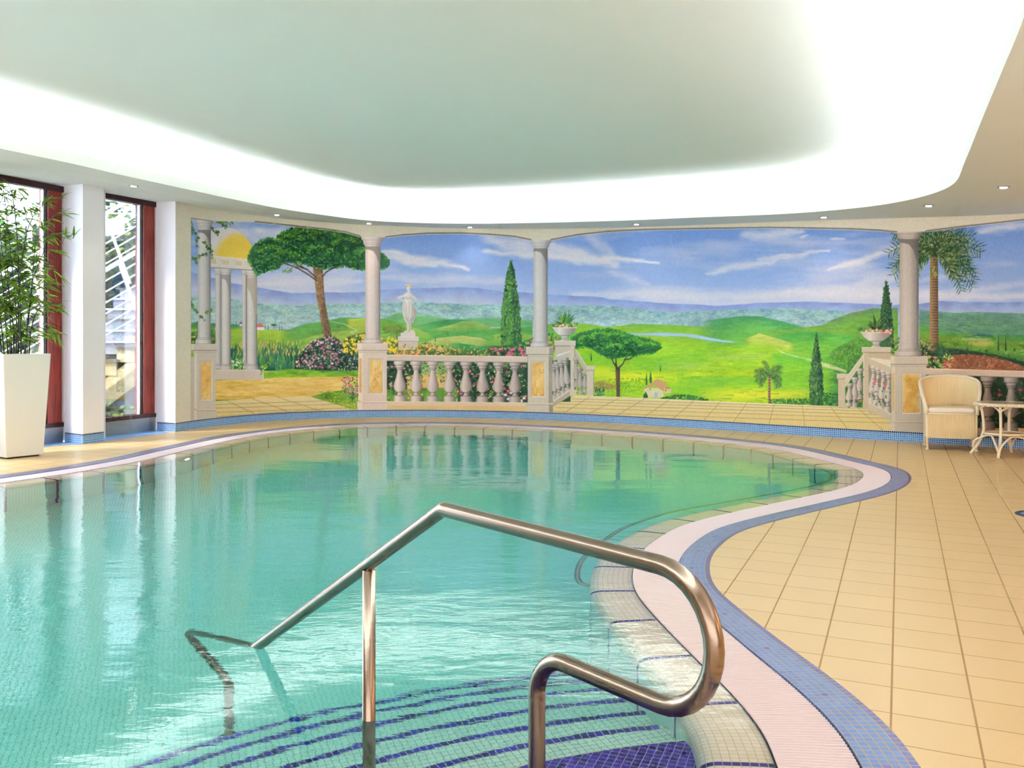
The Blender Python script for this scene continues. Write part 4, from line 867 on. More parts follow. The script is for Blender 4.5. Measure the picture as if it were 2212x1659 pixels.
        stroke(x0, y0, x1, y1, .3, .3, (110, 110, 70), .6)
    # ---- painted beam with its shallow arches
    A1 = [(413, 471), (461, 478), (498, 478.6), (552, 480), (646, 490), (705, 496), (749, 502.6), (778, 511)]
    A2 = [(834, 513), (872.6, 508.4), (925.7, 505), (992, 504.4), (1058, 507.3), (1111, 511.8), (1147, 519)]
    A3 = [(1191, 519), (1249, 508), (1316, 500.7), (1395, 497), (1528, 494.5), (1660, 492.5), (1750, 493.7), (1841, 495.5), (1901, 498.6), (1937, 502)]
    A4 = [(2001, 500), (2082, 490), (2212, 475.7), (2440, 456)]
    beam = (222, 210, 180)
    poly([(379, 428), (2440, 428)]+list(reversed(A1+A2+A3+A4))+[(413, 471), (413, 962), (379, 962)], beam, 1.)
    for A, a0 in ((A1, 3), (A2, 0), (A3, 0), (A4, 0)):
        for (p, q) in list(zip(A[:-1], A[1:]))[a0:]:
            stroke(p[0], p[1]-1.2, q[0], q[1]-1.2, 1.7, 1.7, (122, 110, 92), .9); stroke(p[0], p[1]+1., q[0], q[1]+1., .6, .6, (236, 226, 208), .8)
    stroke(413, 471, 461, 478, .8, .8, (110, 98, 84), .8); stroke(413.3, 471, 413.3, 912, .5, .5, (170, 158, 134), .7)
    gm = np.clip((C[..., 1]-np.maximum(C[..., 0]*.97, C[..., 2]+.04))*7, 0, 1)[..., None]
    C[:] = C*(1-gm)+C*np.array([.80, .86, .72], np.float32)*gm
    # the left strip beyond the pilaster and canvas grain
    C[:] = np.clip(C+((noise(3, 3, 91, 1)-.5)*.035)[..., None], 0, 1)
    return C
# ================================================================ the room
# --- the curved painted wall: base line traced as y(x)
_bx = [379, 400, 508.5, 640, 780, 888, 1000, 1130, 1237, 1300, 1450, 1600, 1750, 1900, 1992, 2212]
_by = [932.3, 930, 914.5, 906.4, 902, 900.7, 901.4, 905, 909.4, 912.9, 921.6, 931.3, 940.8, 950, 955.8, 970]
_pc = np.polyfit((np.array(_bx)-1200)/900., _by, 6)
def wall_y(x):
    x = np.asarray(x, float); y = np.polyval(_pc, (np.minimum(x, 2212)-1200)/900.); sl = (np.polyval(_pc, (2212-1200)/900.)-np.polyval(_pc, (2172-1200)/900.))/40
    return y+np.maximum(x-2212, 0)*sl
def wall_pt(x, back=0.):
    y = float(wall_y(x)); X, Y = gp(x, y); r = math.hypot(X, Y); return (X+X/r*back, Y+Y/r*back)
SKIRT = .118
# window wall line (inner glass line) and pier fronts
GL0 = np.array((-5.31, 11.0)); GD = np.array((.3656, .9308)); GN = np.array((.9308, -.3656))   # GN points into the room
def gl(t, n=0.): p = GL0+GD*t+GN*n; return (float(p[0]), float(p[1]))
corner = wall_pt(379)
ROOM = [gl(-6.4, 0), gl(-6.4, .02)]
# room outline (counter-clockwise seen from above), roomy behind the camera
wallpts = [wall_pt(x) for x in np.linspace(379, 2440, 60)]
P_right = [(7.6, 8.4), (8.3, 6.4), (8.6, 3.5), (8.6, -3.6)]
P_left = [(-8.6, -3.6), (-8.6, 3.0), gl(-6.4, 0)]
outline = P_left+[gl(1.57, -.02)]+[corner]+wallpts[1:]+P_right

# --- pool outline: edge where the water meets the overflow grate
E1 = [(1676, 1647), (1654, 1579), (1627, 1546), (1561, 1471), (1518, 1433), (1462, 1376), (1416, 1329), (1394, 1303), (1376, 1283), (1364, 1254), (1366, 1227), (1380, 1195), (1412, 1166), (1467, 1135), (1536, 1115), (1612, 1098),
      (1683, 1083), (1740, 1071), (1797, 1059), (1840, 1046), (1861, 1033), (1865, 1022), (1854, 1012), (1807, 1000), (1764, 989), (1712, 976), (1655, 965), (1584, 956.5), (1517, 949.5), (1441, 943), (1370, 937.5), (1294, 932.5),
      (1223, 928), (1157, 924.5), (1085, 921), (1019, 918.5), (949, 917), (877, 916.5), (805, 918), (737, 921), (666, 926), (600, 933), (540, 941.5), (500, 949), (466, 956.5), (411, 969), (362, 980.5), (312, 992.5), (235, 1006.5), (151, 1020.5), (47, 1035), (0, 1042)]
P = [gp(*p) for p in E1]+[(-4.85, 7.1), (-5.3, 6.1), (-5.45, 5.0), (-5.1, 3.8), (-4.2, 2.75), (-2.9, 2.0), (-1.5, 1.55), (-.3, 1.45), (.35, 1.7), (.66, 2.15)]
W0 = catmull(P, 10); W0, _ = resample(W0, .05); W0 = smooth_loop(W0, 14); W0, PERIM = resample(W0, .05); NP_ = len(W0)
if np.sum(W0[:, 0]*np.roll(W0[:, 1], -1)-np.roll(W0[:, 0], -1)*W0[:, 1]) < 0: W0 = W0[::-1].copy()
_T = np.roll(W0, -1, 0)-np.roll(W0, 1, 0); _T /= np.linalg.norm(_T, axis=1)[:, None]; _T = smooth_loop(_T, 4); _T /= np.linalg.norm(_T, axis=1)[:, None]
NRM = np.c_[_T[:, 1], -_T[:, 0]]                      # outward
S_ = np.arange(NP_)*PERIM/NP_
def off(o): return W0+NRM*o
def ring(name, prof, mat_, uvf=None, smooth=False, **kw):      # sweep a profile [(offset, z, v)] round the pool
    m = len(prof); vs = []; uv = []
    pitch = PERIM/(18*round(PERIM/(18*.0257)))
    for i in range(NP_+1):
        j = i % NP_
        for (o, z, v) in prof:
            vs.append((W0[j, 0]+NRM[j, 0]*o, W0[j, 1]+NRM[j, 1]*o, z)); uv.append((i*PERIM/NP_/pitch, v/.0257 if uvf is None else uvf(v)))
    fs = [(i*m+k, i*m+k+1, (i+1)*m+k+1, (i+1)*m+k) for i in range(NP_) for k in range(m-1)]
    mb = MB(); mb.add(vs, fs); o = mb.build(name, mat_, uvs=uv, smooth=smooth, **kw); return o
GW, BW = .238, .162
WZ = -.012                                            # water level
DEEP = -1.2
fill('floor', outline, [off(GW+BW)], 0., M['floor'], kind='structure')
o = ring('trim_1', [(GW+BW, 0., BW), (GW, 0., 0.), (GW, -.02, -.02)], M['band'], uvf=lambda v: v/.027, kind='structure'); recalc(o)
# overflow channel and its grate
ring('trim_2', [(GW, -.015, 0), (GW-.002, -.075, .06), (.002, -.075, .3), (0., -.02, .36)], M['gutter'], kind='structure')
mb = MB(); n_r = int(PERIM/.0178)
for i in range(n_r):
    f = (i/n_r)*NP_; a = int(f) % NP_; t = f-int(f); b = (a+1) % NP_
    c = W0[a]*(1-t)+W0[b]*t; nn = NRM[a]*(1-t)+NRM[b]*t; nn /= np.linalg.norm(nn); m_ = (-nn[1]*.0062, nn[0]*.0062)
    vs = []
    for oo in (.004, GW-.006):
        for (sx, z) in ((-1, -.028), (-1, -.009), (-.62, -.0045), (.62, -.0045), (1, -.009), (1, -.028)):
            vs.append((c[0]+nn[0]*oo+m_[0]*sx, c[1]+nn[1]*oo+m_[1]*sx, z))
    mb.add(vs, [(k, (k+1) % 6, 6+(k+1) % 6, 6+k) for k in range(6)]+[(5, 4, 3, 2, 1, 0), (6, 7, 8, 9, 10, 11)])
for oo in (.02, GW-.022):
    for i in range(NP_):
        j = (i+1) % NP_; p, q = W0[i]+NRM[i]*oo, W0[j]+NRM[j]*oo; mb.bar((p[0], p[1], -.034), (q[0], q[1], -.034), .012, .012)
tag(recalc(mb.build('overflow_grate', M['grate'])), 'cream slatted overflow grate running round the whole pool edge', 'pool grate')
# coping and pool wall
CO = .15; RR = .065
prof = [(0., -.030, 0.), (-.004, -.020, .01), (-.03, -.0185, .036), (-.08, -.0195, .086), (-CO, -.024, CO+.006)]
v = CO+.006
for k in range(1, 8):
    a = k/7*math.pi/2; prof.append((-CO-RR*math.sin(a), -.024-RR*(1-math.cos(a)), v+RR*a))
v += RR*math.pi/2
prof.append((-CO-RR, -.14, v+.05))
WO = CO+RR
recalc(ring('pool_coping', prof, M['coping'], smooth=True, kind='structure'))
ring('pool_wall', [(-WO, -.14, v+.05), (-WO, DEEP, v+.05+1.06)], M['poolwall'], kind='structure')
inner = off(-WO)
fill('pool_floor', inner, [], DEEP, M['poolfloor'], kind='structure')
def pip(p, L):
    x, y = p; r = False; j = len(L)-1
    for i in range(len(L)):
        if (L[i][1] > y) != (L[j][1] > y) and x < (L[j][0]-L[i][0])*(y-L[i][1])/(L[j][1]-L[i][1])+L[i][0]: r = not r
        j = i
    return r
# --- round steps at the entry
SCN = (.88, 1.05); radii = [1.92, 2.18, 2.44, 2.70, 2.96, 3.20, 3.43]
for k, R_ in enumerate(radii):
    z = -.15*(k+1); arc = []; n = 260
    for i in range(n+1):
        a = math.radians(-10+215*i/n); p = (SCN[0]+R_*math.cos(a), SCN[1]+R_*math.sin(a))
        if pip(p, inner): arc.append((p, a))
    # keep the longest run that faces the basin
    arc = [q for q in arc if q[0][1] > 1.2]
    pts = [q[0] for q in arc]; i0 = int(np.argmin(np.linalg.norm(inner-np.array(pts[-1]), axis=1))); i1 = int(np.argmin(np.linalg.norm(inner-np.array(pts[0]), axis=1)))
    back = [tuple(inner[(i0+j) % NP_]) for j in range(0, (i1-i0) % NP_+1)]
    lp = pts+back[1:-1]
    o = fill('pool_step', lp, [], z, M['purple'] if k == 0 else M['poolfloor'], kind='structure')
    # nosing row and riser
    vs = []; uv = []; fs = []
    top = [(R_-.034, z+.0015, 1.), (R_+.002, z+.0015, 2.), (R_+.002, z-.149, 2-.15/.0257)] if k else [(R_-.004, z+.0015, .9), (R_+.002, z+.0015, .99), (R_+.002, z-.149, .99-.15/.0257)]
    ang = [q[1] for q in arc]
    for i, a in enumerate(ang):
        for (r_, zz, v_) in top: vs.append((SCN[0]+r_*math.cos(a), SCN[1]+r_*math.sin(a), zz)); uv.append((a*R_/.0257+400, v_+(0 if v_ != 2. or True else 0)))
    fs = [(i*3+q, i*3+q+1, i*3+q+4, i*3+q+3) for i in range(len(ang)-1) for q in range(2)]
    mb = MB(); mb.add(vs, fs); mb.mi = [1 if (i % 2 == 0 and k) else 0 for i in range(len(fs))]
    o = mb.build('pool_step_edge', [M['step'], M['nose']], uvs=uv, kind='structure')
# --- water
def m_water():
    m = bpy.data.materials.new('pool_water'); m.use_nodes = True; g = N(m); b = g.b
    b.inputs['Base Color'].default_value = (1, 1, 1, 1); b.inputs['Roughness'].default_value = 0.; b.inputs['IOR'].default_value = 1.333; b.inputs['Transmission Weight'].default_value = 1.
    X = g.xyz(g.obj())
    v1 = g.comb(g.math('MULTIPLY', X[0], .8), g.math('MULTIPLY', X[1], 1.6), 0.)
    big = g.noise(v1, 1.3, 2.); mid = g.noise(v1, 6., 3., .55); fine = g.noise(v1, 26., 3., .6)
    # livelier water near the steps, where the jets run
    dx = g.math('SUBTRACT', X[0], -.2); dy = g.math('SUBTRACT', X[1], 5.0); dd = g.math('SQRT', g.math('ADD', g.math('MULTIPLY', dx, g.math('MULTIPLY', dx, .5)), g.math('MULTIPLY', dy, dy)))
    act = g.n('ShaderNodeMapRange'); g.l(dd, act.inputs[0]); act.inputs[1].default_value = .5; act.inputs[2].default_value = 3.; act.inputs[3].default_value = 1.15; act.inputs[4].default_value = .24
    patch = g.noise(g.obj(), .7, 2.)
    h = g.math('ADD', g.math('MULTIPLY', big, .9), g.math('MULTIPLY', g.math('ADD', g.math('MULTIPLY', mid, .42), g.math('MULTIPLY', fine, .10)), g.math('MULTIPLY', act.outputs[0], g.math('ADD', patch, .4))))
    bp = g.bump(h, WAVE, .02)
    va = g.n('ShaderNodeVolumeAbsorption'); va.inputs['Color'].default_value = WATERCOL; va.inputs['Density'].default_value = WATERDEN
    out = [n for n in g.t.nodes if n.type == 'OUTPUT_MATERIAL'][0]; g.l(va.outputs[0], out.inputs['Volume']); return m
wl_ = off(.0035)
bm = bmesh.new(); vt = [bm.verts.new((p[0], p[1], WZ)) for p in wl_]; vb = [bm.verts.new((p[0], p[1], -1.45)) for p in off(.0035)]
E_ = [bm.edges.new((vt[i], vt[(i+1) % NP_])) for i in range(NP_)]; bmesh.ops.triangle_fill(bm, use_beauty=True, edges=E_)
E2 = [bm.edges.new((vb[i], vb[(i+1) % NP_])) for i in range(NP_)]; bmesh.ops.triangle_fill(bm, use_beauty=True, edges=E2)
for i in range(NP_): j = (i+1) % NP_; bm.faces.new((vt[i], vt[j], vb[j], vb[i]))
bmesh.ops.recalc_face_normals(bm, faces=bm.faces); me = bpy.data.meshes.new('pool_water'); bm.to_mesh(me); bm.free()
link('pool_water', me, m_water(), label='clear turquoise water filling the curved indoor pool', cat='water', kind='stuff')

# --- painted wall
def srgb2lin(c): return np.where(c <= .04045, c/12.92, ((c+.055)/1.055)**2.4)
def build_mural():
    C = paint_mural(); step = MSTEP
    xs = np.arange(MX0, MX1+.01, step); nx = len(xs); ys = np.arange(0, MH+.01, step)
    yb = wall_y(xs); D = F*CH/(yb-YH); X = (xs-CX)*D/F
    # stand the paint one centimetre proud of the wall
    Dm = D-.01; Xm = (xs-CX)*Dm/F
    ztop = SA+SB*Xm+SC_*Dm+.01; ny = len(ys)
    V = np.zeros((ny, nx, 3), np.float32); A = np.zeros((ny, nx, 4), np.float32); A[..., 3] = 1
    Cl = srgb2lin(C)
    ytop = YH-(ztop-CH)*F/Dm; ybot = YH+(CH-SKIRT)*F/Dm
    ix = np.clip(((xs-MX0)).astype(int), 0, MW-1)
    t = np.linspace(0, 1, ny)[:, None]
    Y = ytop[None, :]*(1-t)+ybot[None, :]*t
    iy = np.clip(Y-MY0-.5, 0, MH-1.001); i0 = iy.astype(int); f = (iy-i0)[..., None]
    A[..., :3] = Cl[i0, ix[None, :]]*(1-f)+Cl[i0+1, ix[None, :]]*f
    A[..., :3] = np.clip(A[..., :3]*np.array(MURALGAIN), 0, 1)
    V[..., 0] = Xm[None, :]; V[..., 1] = Dm[None, :]; V[..., 2] = CH-(Y-YH)*Dm[None, :]/F
    me = bpy.data.meshes.new('wall_mural'); nv = nx*ny; nf = (nx-1)*(ny-1)
    me.vertices.add(nv); me.vertices.foreach_set('co', V.ravel())
    idx = np.arange(nv, dtype=np.int32).reshape(ny, nx); q = np.stack([idx[1:, :-1], idx[1:, 1:], idx[:-1, 1:], idx[:-1, :-1]], -1).reshape(-1)
    me.loops.add(nf*4); me.loops.foreach_set('vertex_index', q); me.polygons.add(nf); me.polygons.foreach_set('loop_start', np.arange(0, nf*4, 4, dtype=np.int32)); me.polygons.foreach_set('loop_total', np.full(nf, 4, np.int32))
    ca = me.color_attributes.new('paint', 'FLOAT_COLOR', 'POINT'); ca.data.foreach_set('color', A.ravel()); me.update(calc_edges=True)
    m = mat('wall_painting', (.8, .8, .8, 1), .6, spec=.25); g = N(m); at = g.n('ShaderNodeVertexColor', layer_name='paint'); g.l(at.outputs[0], g.b.inputs['Base Color'])
    g.bump(g.noise(g.obj(), 120., 2.), .05, .002)
    return link('wall_mural', me, m, label='long painted landscape with columns, balustrades and green hills on the curved wall', cat='mural')
build_mural()
# wall behind the painting, side and rear walls
mb = MB(); wp = [wall_pt(x, .0) for x in np.linspace(379, 2440, 80)]; wp2 = [(p[0]*1.02, p[1]*1.02) for p in wp]
for i in range(len(wp)-1):
    a, b, c, d = wp[i], wp[i+1], wp2[i+1], wp2[i]; mb.add([(a[0], a[1], 0), (b[0], b[1], 0), (b[0], b[1], 3.4), (a[0], a[1], 3.4), (d[0], d[1], 0), (c[0], c[1], 0), (c[0], c[1], 3.4), (d[0], d[1], 3.4)], [(0, 1, 2, 3), (5, 4, 7, 6), (0, 4, 5, 1), (3, 2, 6, 7)])
mb.build('wall_back', M['wall'], kind='structure')
def wallstrip(name, pts, m_):
    mb = MB()
    for a, b in zip(pts[:-1], pts[1:]):
        n = Vector((b[1]-a[1], a[0]-b[0], 0)).normalized()*.15; A_, B_ = Vector((a[0], a[1], 0)), Vector((b[0], b[1], 0)); U = Vector((0, 0, 3.4))
        mb.add([A_, B_, B_+U, A_+U, A_+n, B_+n, B_+n+U, A_+n+U], [(0, 1, 2, 3), (5, 4, 7, 6), (3, 2, 6, 7), (0, 4, 5, 1), (0, 3, 7, 4), (1, 5, 6, 2)])
    return recalc(mb.build(name, m_, kind='structure'))
wallstrip('wall_right', [P_right[-1], P_right[-2], P_right[-3], P_right[-4], wall_pt(2440)], M['wall'])
wallstrip('wall_rear', [P_left[0], P_right[-1]], M['wall'])
wallstrip('wall_left', [gl(-6.4, 0), (-8.6, 3.0), P_left[0]], M['wall'])
# skirting along the painted wall
xs = np.linspace(379, 2440, 500); pts = [wall_pt(x, -.018) for x in xs]; s = np.r_[0, np.cumsum([math.dist(a, b) for a, b in zip(pts[:-1], pts[1:])])]
vs = []; uv = []
for p, q, u in zip(pts, [wall_pt(x, -.004) for x in xs], s):
    for (pp, z, v_) in ((p, 0., 0.), (p, SKIRT, 5.), (q, SKIRT+.001, 5.2)): vs.append((pp[0], pp[1], z)); uv.append((u/.0236, v_))
mb = MB(); mb.add(vs, [(i*3+k, i*3+k+3, i*3+k+4, i*3+k+1) for i in range(len(xs)-1) for k in range(2)]); recalc(mb.build('baseboard_back', M['skirt'], uvs=uv, kind='structure'))

# --- window wall: piers, frames, glass
def prism(name, foot, z0, z1, m_, parent=None, **kw):   # upright prism on a polygon foot (z1 may be 'soffit')
    n = len(foot); mb = MB(); vs = [(p[0], p[1], z0) for p in foot]+[(p[0], p[1], (soffit_z(*p)+.01) if z1 == 'soffit' else z1) for p in foot]
    mb.add(vs, [tuple(range(n-1, -1, -1)), tuple(range(n, 2*n))]+[(i, (i+1) % n, n+(i+1) % n, n+i) for i in range(n)]); return recalc(mb.build(name, m_, parent, **kw))
pc_front = gp(179, 959.4); pr_front = gp(224, 953.1); pl_back = gp(141, 954.9)
pierA = [pl_back, pc_front, pr_front, gl(.62, 0), gl(.62, -.2), gl(0, -.2)]
pierB = [gl(1.52, 0), corner, wall_pt(379, .35), gl(2.2, -.3), gl(1.52, -.3)]
def skirt_on(pts, parent, h=SKIRT, e=.006):
    vs = []; uv = []; L = 0.
    P_ = [np.array(p) for p in pts]; N_ = []
    for i in range(len(P_)):
        a = P_[max(i-1, 0)]; b = P_[min(i+1, len(P_)-1)]; d = (b-a)/np.linalg.norm(b-a); N_.append(np.array((d[1], -d[0])))
    for i, p in enumerate(P_):
        if i: L += np.linalg.norm(P_[i]-P_[i-1])
        for (z, v_) in ((0., 0.), (h, 5.)): q = p+N_[i]*e; vs.append((q[0], q[1], z)); uv.append((L/.0236, v_))
    mb = MB(); mb.add(vs, [(i*2, i*2+2, i*2+3, i*2+1) for i in range(len(P_)-1)]); return mb.build('baseboard', M['skirt'], parent, uvs=uv)
for nm, foot, sk in (('pillar', pierA, [pl_back, pc_front, pr_front]), ('wall_pier', pierB, [gl(1.52, 0), corner])):
    o = prism(nm, foot, 0, 'soffit', M['pillar'], kind='structure'); skirt_on(sk, o)
def window(n, t0, t1):
    root = empty('window_%d' % n, gl(t0)+(0,), kind='structure'); L = Vector(gl(t0)+(0,))
    def bx(name, ta, tb, na, nb, z0, z1, m_, par=root):
        f = [gl(ta, na), gl(tb, na), gl(tb, nb), gl(ta, nb)]; f = [(p[0]-L.x, p[1]-L.y) for p in f]
        return prism(name, f, z0, z1, m_, par)
    zt = soffit_z(*gl(t0))+.01
    bx('window_sill', t0, t1, -.03, -.13, 0, .185, M['steel_sill'])
    bx('window_frame', t0, t1, -.02, -.11, .185, .236, M['darkwood'])
    bx('window_frame', t0, t1, -.02, -.11, zt-.07, zt, M['darkwood'])
    bx('window_frame', t1-.215, t1-.02, -.03, -.17, .236, zt-.06, M['wood'])
    bx('window_seal', t1-.225, t1-.215, -.05, -.12, .236, zt-.06, M['seal'])
    bx('window_bead', t1-.240, t1-.225, -.08, -.12, .236, zt-.06, M['railwhite'])
    bx('window_frame', t0+.0, t0+.05, -.08, -.14, .236, zt-.06, M['wood'])
    bx('window_pane', t0+.05, t1-.235, -.085, -.093, .236, zt-.07, M['glass'])
window(1, -1.95, -.0); window(2, .62, 1.52)
window(3, -4.1, -2.15)
prism('wall_pier', [gl(-2.15, .3), gl(-1.95, .3), gl(-1.95, -.2), gl(-2.15, -.2)], 0, 'soffit', M['pillar'], kind='structure')
window(4, -6.4, -4.1)  # unseen window, added to let more daylight onto the deck
fill('trim_3', [gl(-1.95, -.03), gl(0, -.03), pl_back, pc_front, gl(-.3, .2), gl(-1.95, .2)], [], .002, M['floorblue'], kind='structure')
fill('trim_4', [gl(.62, -.03), gl(1.52, -.03), gl(1.53, .0), (corner[0]-.03, corner[1]-.1), pr_front, gl(.62, 0)], [], .002, M['floorblue'], kind='structure')

# --- lowered ceiling with its big free-form opening, raised ceiling above
O1 = [(0, 320.8), (90, 339.2), (181, 359.1), (271, 379.9), (400, 407.9), (500, 429.6), (598, 449.5), (700, 464.8), (797, 476.5), (907, 481.7), (1015, 483.4), (1151, 481.7), (1314, 477.6), (1400, 474.5), (1500, 470), (1669, 463.5), (1800, 454.4), (1899.5, 443.4), (1979, 428.5),
      (2028.8, 413.6), (2055, 401), (2068, 389), (2074, 377), (2080, 360), (2098.4, 315), (2124.6, 250), (2166, 150), (2212, 37)]
P = [sp(*p) for p in O1]+[(1.75, 3.0), (1.0, 1.6), (-.2, .7), (-1.8, .5), (-3.4, 1.2), (-4.7, 2.8), (-5.25, 4.8), (-5.2, 6.8)]
OP = catmull(P, 8); OP, OL = resample(OP, .12); OP = smooth_loop(OP, 2); NO = len(OP)
if np.sum(OP[:, 0]*np.roll(OP[:, 1], -1)-np.roll(OP[:, 0], -1)*OP[:, 1]) < 0: OP = OP[::-1].copy()
_T = np.roll(OP, -1, 0)-np.roll(OP, 1, 0); _T /= np.linalg.norm(_T, axis=1)[:, None]; ON = np.c_[_T[:, 1], -_T[:, 0]]
big = [(p[0]*1.06, p[1]*1.06) for p in outline]
fill('ceiling', big, [OP], soffit_z, M['soffit'], up=False, kind='structure')
def oring(name, prof, m_, par=None, closed=True, **kw):
    m = len(prof); vs = []
    for i in range(NO):
        for (o_, dz) in prof: x, y = OP[i]+ON[i]*o_; vs.append((x, y, soffit_z(*OP[i])+dz))
    fs = [(i*m+k, i*m+k+1, ((i+1) % NO)*m+k+1, ((i+1) % NO)*m+k) for i in range(NO) for k in range(m-1)]
    mb = MB(); mb.add(vs, fs); return recalc(mb.build(name, m_, par, **kw))
REC = .62; RISE = .38
oring('ceiling_fascia', [(0, 0), (0, .115), (.05, .115), (.05, .02), (REC, .02), (REC, RISE+.02)], M['ceiling'], kind='structure')
top = OP+ON*(REC+.01)
fill('ceiling_raised', [tuple(p) for p in resample(top, .3)[0]], [], lambda x, y: soffit_z(x, y)+RISE, M['ceiling'], up=False, kind='structure')
o = oring('cove_light', [(.16, .05), (.16, .085), (.24, .085), (.24, .05), (.16, .05)], emis('cove_tube', (.84, .95, 1., 1), COVE), None)
tag(o, 'hidden white strip light in the ceiling cove', 'cove light')

# --- recessed downlights
def downlight(px, py, label, lamp=SPOT, c=(1., .80, .58)):
    x, y = sp(px, py); z = soffit_z(x, y); t = empty('downlight', (x, y, z), label=label, cat='ceiling light', group='recessed downlights in the lowered ceiling')
    n = math.atan(SC_); t.rotation_euler = (math.atan(SC_), -math.atan(SB), 0)
    mb = MB(); mb.lathe([(.036, .0), (.036, -.006), (.052, -.006), (.054, 0.)], 24, caps=False); mb.build('trim_ring', M['dl_ring'], t, True)
    mb = MB(); mb.lathe([(.0355, -.001), (.030, -.012), (.026, -.0135), (.0, -.0135)], 20, caps=False); mb.build('lamp', M['dl_lamp'], t, True)
    s = light('downlight_beam', 'SPOT', (x, y, z-.03), lamp, c, .03, spot_size=1.9, spot_blend=.8); s.rotation_euler = (0, 0, 0)
M['dl_ring'] = mat('downlight_ring', lin(150, 140, 130), .35, .6); M['dl_lamp'] = emis('downlight_lamp', (1., .93, .84, 1), 14.)
for p, lb in (((288.4, 401), 'small round ceiling downlight above the right window'), ((598, 463.5), 'ceiling downlight over the painted pine tree'), ((797, 482), 'ceiling downlight over the painted column left of the statue'),
              ((1015, 490), 'ceiling downlight over the gap between statue and cypress'), ((1375, 484), 'ceiling downlight over the painted umbrella tree'), ((1779.5, 468.6), 'ceiling downlight over the narrow cypress on the meadow'),
              ((2006, 443.7), 'ceiling downlight over the painted palm'), ((2168, 403.5), 'rightmost ceiling downlight, near the rounded corner of the opening')):
    downlight(*p, lb)

# ================================================================ stainless handrail at the steps
HR = .0212; s0 = np.array((-.459, 2.97)); hd = np.array((1., -1.284))/1.6275
def hp(s, z): p = s0+hd*s; return Vector((p[0], p[1], z))
def fillet(pts, rads, n=10):
    out = [pts[0]]
    for i in range(1, len(pts)-1):
        p, a, b = pts[i], (pts[i-1]-pts[i]).normalized(), (pts[i+1]-pts[i]).normalized(); th = a.angle(b); r = rads[i]; L = r/math.tan(th/2)
        c = p+(a+b).normalized()*(r/math.sin(th/2)); A, B = p+a*L-c, p+b*L-c; ang = A.angle(B)
        for k in range(n+1):
            t = k/n; out.append(c+(A*math.sin((1-t)*ang)+B*math.sin(t*ang))/math.sin(ang))
    out.append(pts[-1]); return out
root = empty('handrail', hp(0, DEEP)[:], label='brushed stainless steel handrail standing in the water over the pool steps', cat='handrail')
org = Vector(hp(0, DEEP))
zt_, zb_ = .723, .427; rs = (zt_-zb_)/2
key = [hp(-1.227, DEEP+.0), hp(-1.227, -.72), hp(-1.66, -.50), hp(-1.57, -.40)]
slope = (zt_-0)/(.43+.836)
zl = lambda s: zt_+(s-.43)*slope
path = fillet([hp(-1.20, DEEP), hp(-1.20, -.66), hp(-1.78, zl(-1.78)+.04), hp(.43, zt_), hp(1.26, zt_)], [0, .07, .055, .05, 0])
cen = (1.26, (zt_+zb_)/2)
for k in range(1, 17): a = math.pi/2-math.pi*k/16; path.append(hp(cen[0]+rs*math.cos(a), cen[1]+rs*math.sin(a)))
tail = fillet([hp(1.26, zb_), hp(.848, zb_), hp(.848, -.30)], [0, .105, 0], 14); path += tail[1:]
dense = [path[0]]
for p_ in path[1:]:
    k_ = max(1, int((p_-dense[-1]).length/.03)); a_ = dense[-1]
    for q_ in range(1, k_+1): dense.append(a_.lerp(p_, q_/k_))
mb = MB(); mb.tube([p-org for p in dense], HR, 24); mb.build('rail_tube', M['steel'], root, True)
# the return of the loop climbs to the front post
mb = MB(); mb.tube([hp(0, zl(0)-.012)-org, hp(0, -.9)-org], HR, 20); mb.build('post', M['steel'], root, True)
for (s_, z_) in ((-1.20, DEEP), (0, -.9), (.848, -.30)):
    mb = MB(); q = hp(s_, z_)-org; mb.lathe([(.0, .012), (.045, .012), (.05, .006), (.05, 0)], 24, c=q[:]); mb.build('flange', M['steel'], root, True)

# --- thin grab rail running under water along the pool wall
GR = [(1275, 1265.4), (1254, 1259.7), (1246.8, 1240.7), (1256, 1212), (1289.5, 1176.6), (1308.5, 1164.8), (1346.5, 1141), (1403, 1119.7), (1474.6, 1100.7), (1569.5, 1084), (1664, 1067.5), (1740, 1053), (1783, 1041), (1797, 1027)]
gz = -.075
def upx(x, y, z):                                     # pixel of a thing seen through the water surface -> plan position
    u = (x-CX)/F; v_ = (y-YH)/F; q = math.hypot(1, u); ti = q/v_; r = math.asin(math.sin(math.atan(ti))/1.333); D = (CH-WZ)*ti+(WZ-z)*math.tan(r); return (u/q*D, D/q)
g1 = [upx(x, y, gz) for x, y in GR]
# continue round the far side at a constant distance from the wall
oi = off(-WO-.075); pe = np.array(g1[-1]); i0 = int(np.argmin(np.linalg.norm(oi-pe, axis=1)))
rest = [tuple(oi[(i0+k) % NP_]) for k in range(3, NP_) if True]
lastx = []
for p in rest:
    lastx.append(p)
    if p[0] < -4.5 and p[1] < 7.2: break
full = catmull(g1+lastx[8::10], 6, closed=False)
root = empty('grab_rail', (full[0][0], full[0][1], gz), label='thin steel grab rail just under the water along the pool wall', cat='grab rail'); o0 = Vector((full[0][0], full[0][1], gz))
mb = MB(); mb.tube([Vector((p[0], p[1], gz))-o0 for p in full], .0165, 10); mb.build('rail_tube', M['chrome'], root, True)
acc = 0.; k = 0
for a, b in zip(full[:-1], full[1:]):
    acc += math.dist(a, b)
    if acc > 1.15:
        acc = 0.; j = int(np.argmin(np.linalg.norm(inner-b, axis=1))); w = inner[j]
        mb = MB(); mb.tube([Vector((b[0], b[1], gz))-o0, Vector((b[0], b[1], gz-.03))-o0, Vector((w[0], w[1], gz-.03))-o0], .006, 8); mb.build('bracket', M['chrome'], root, True)

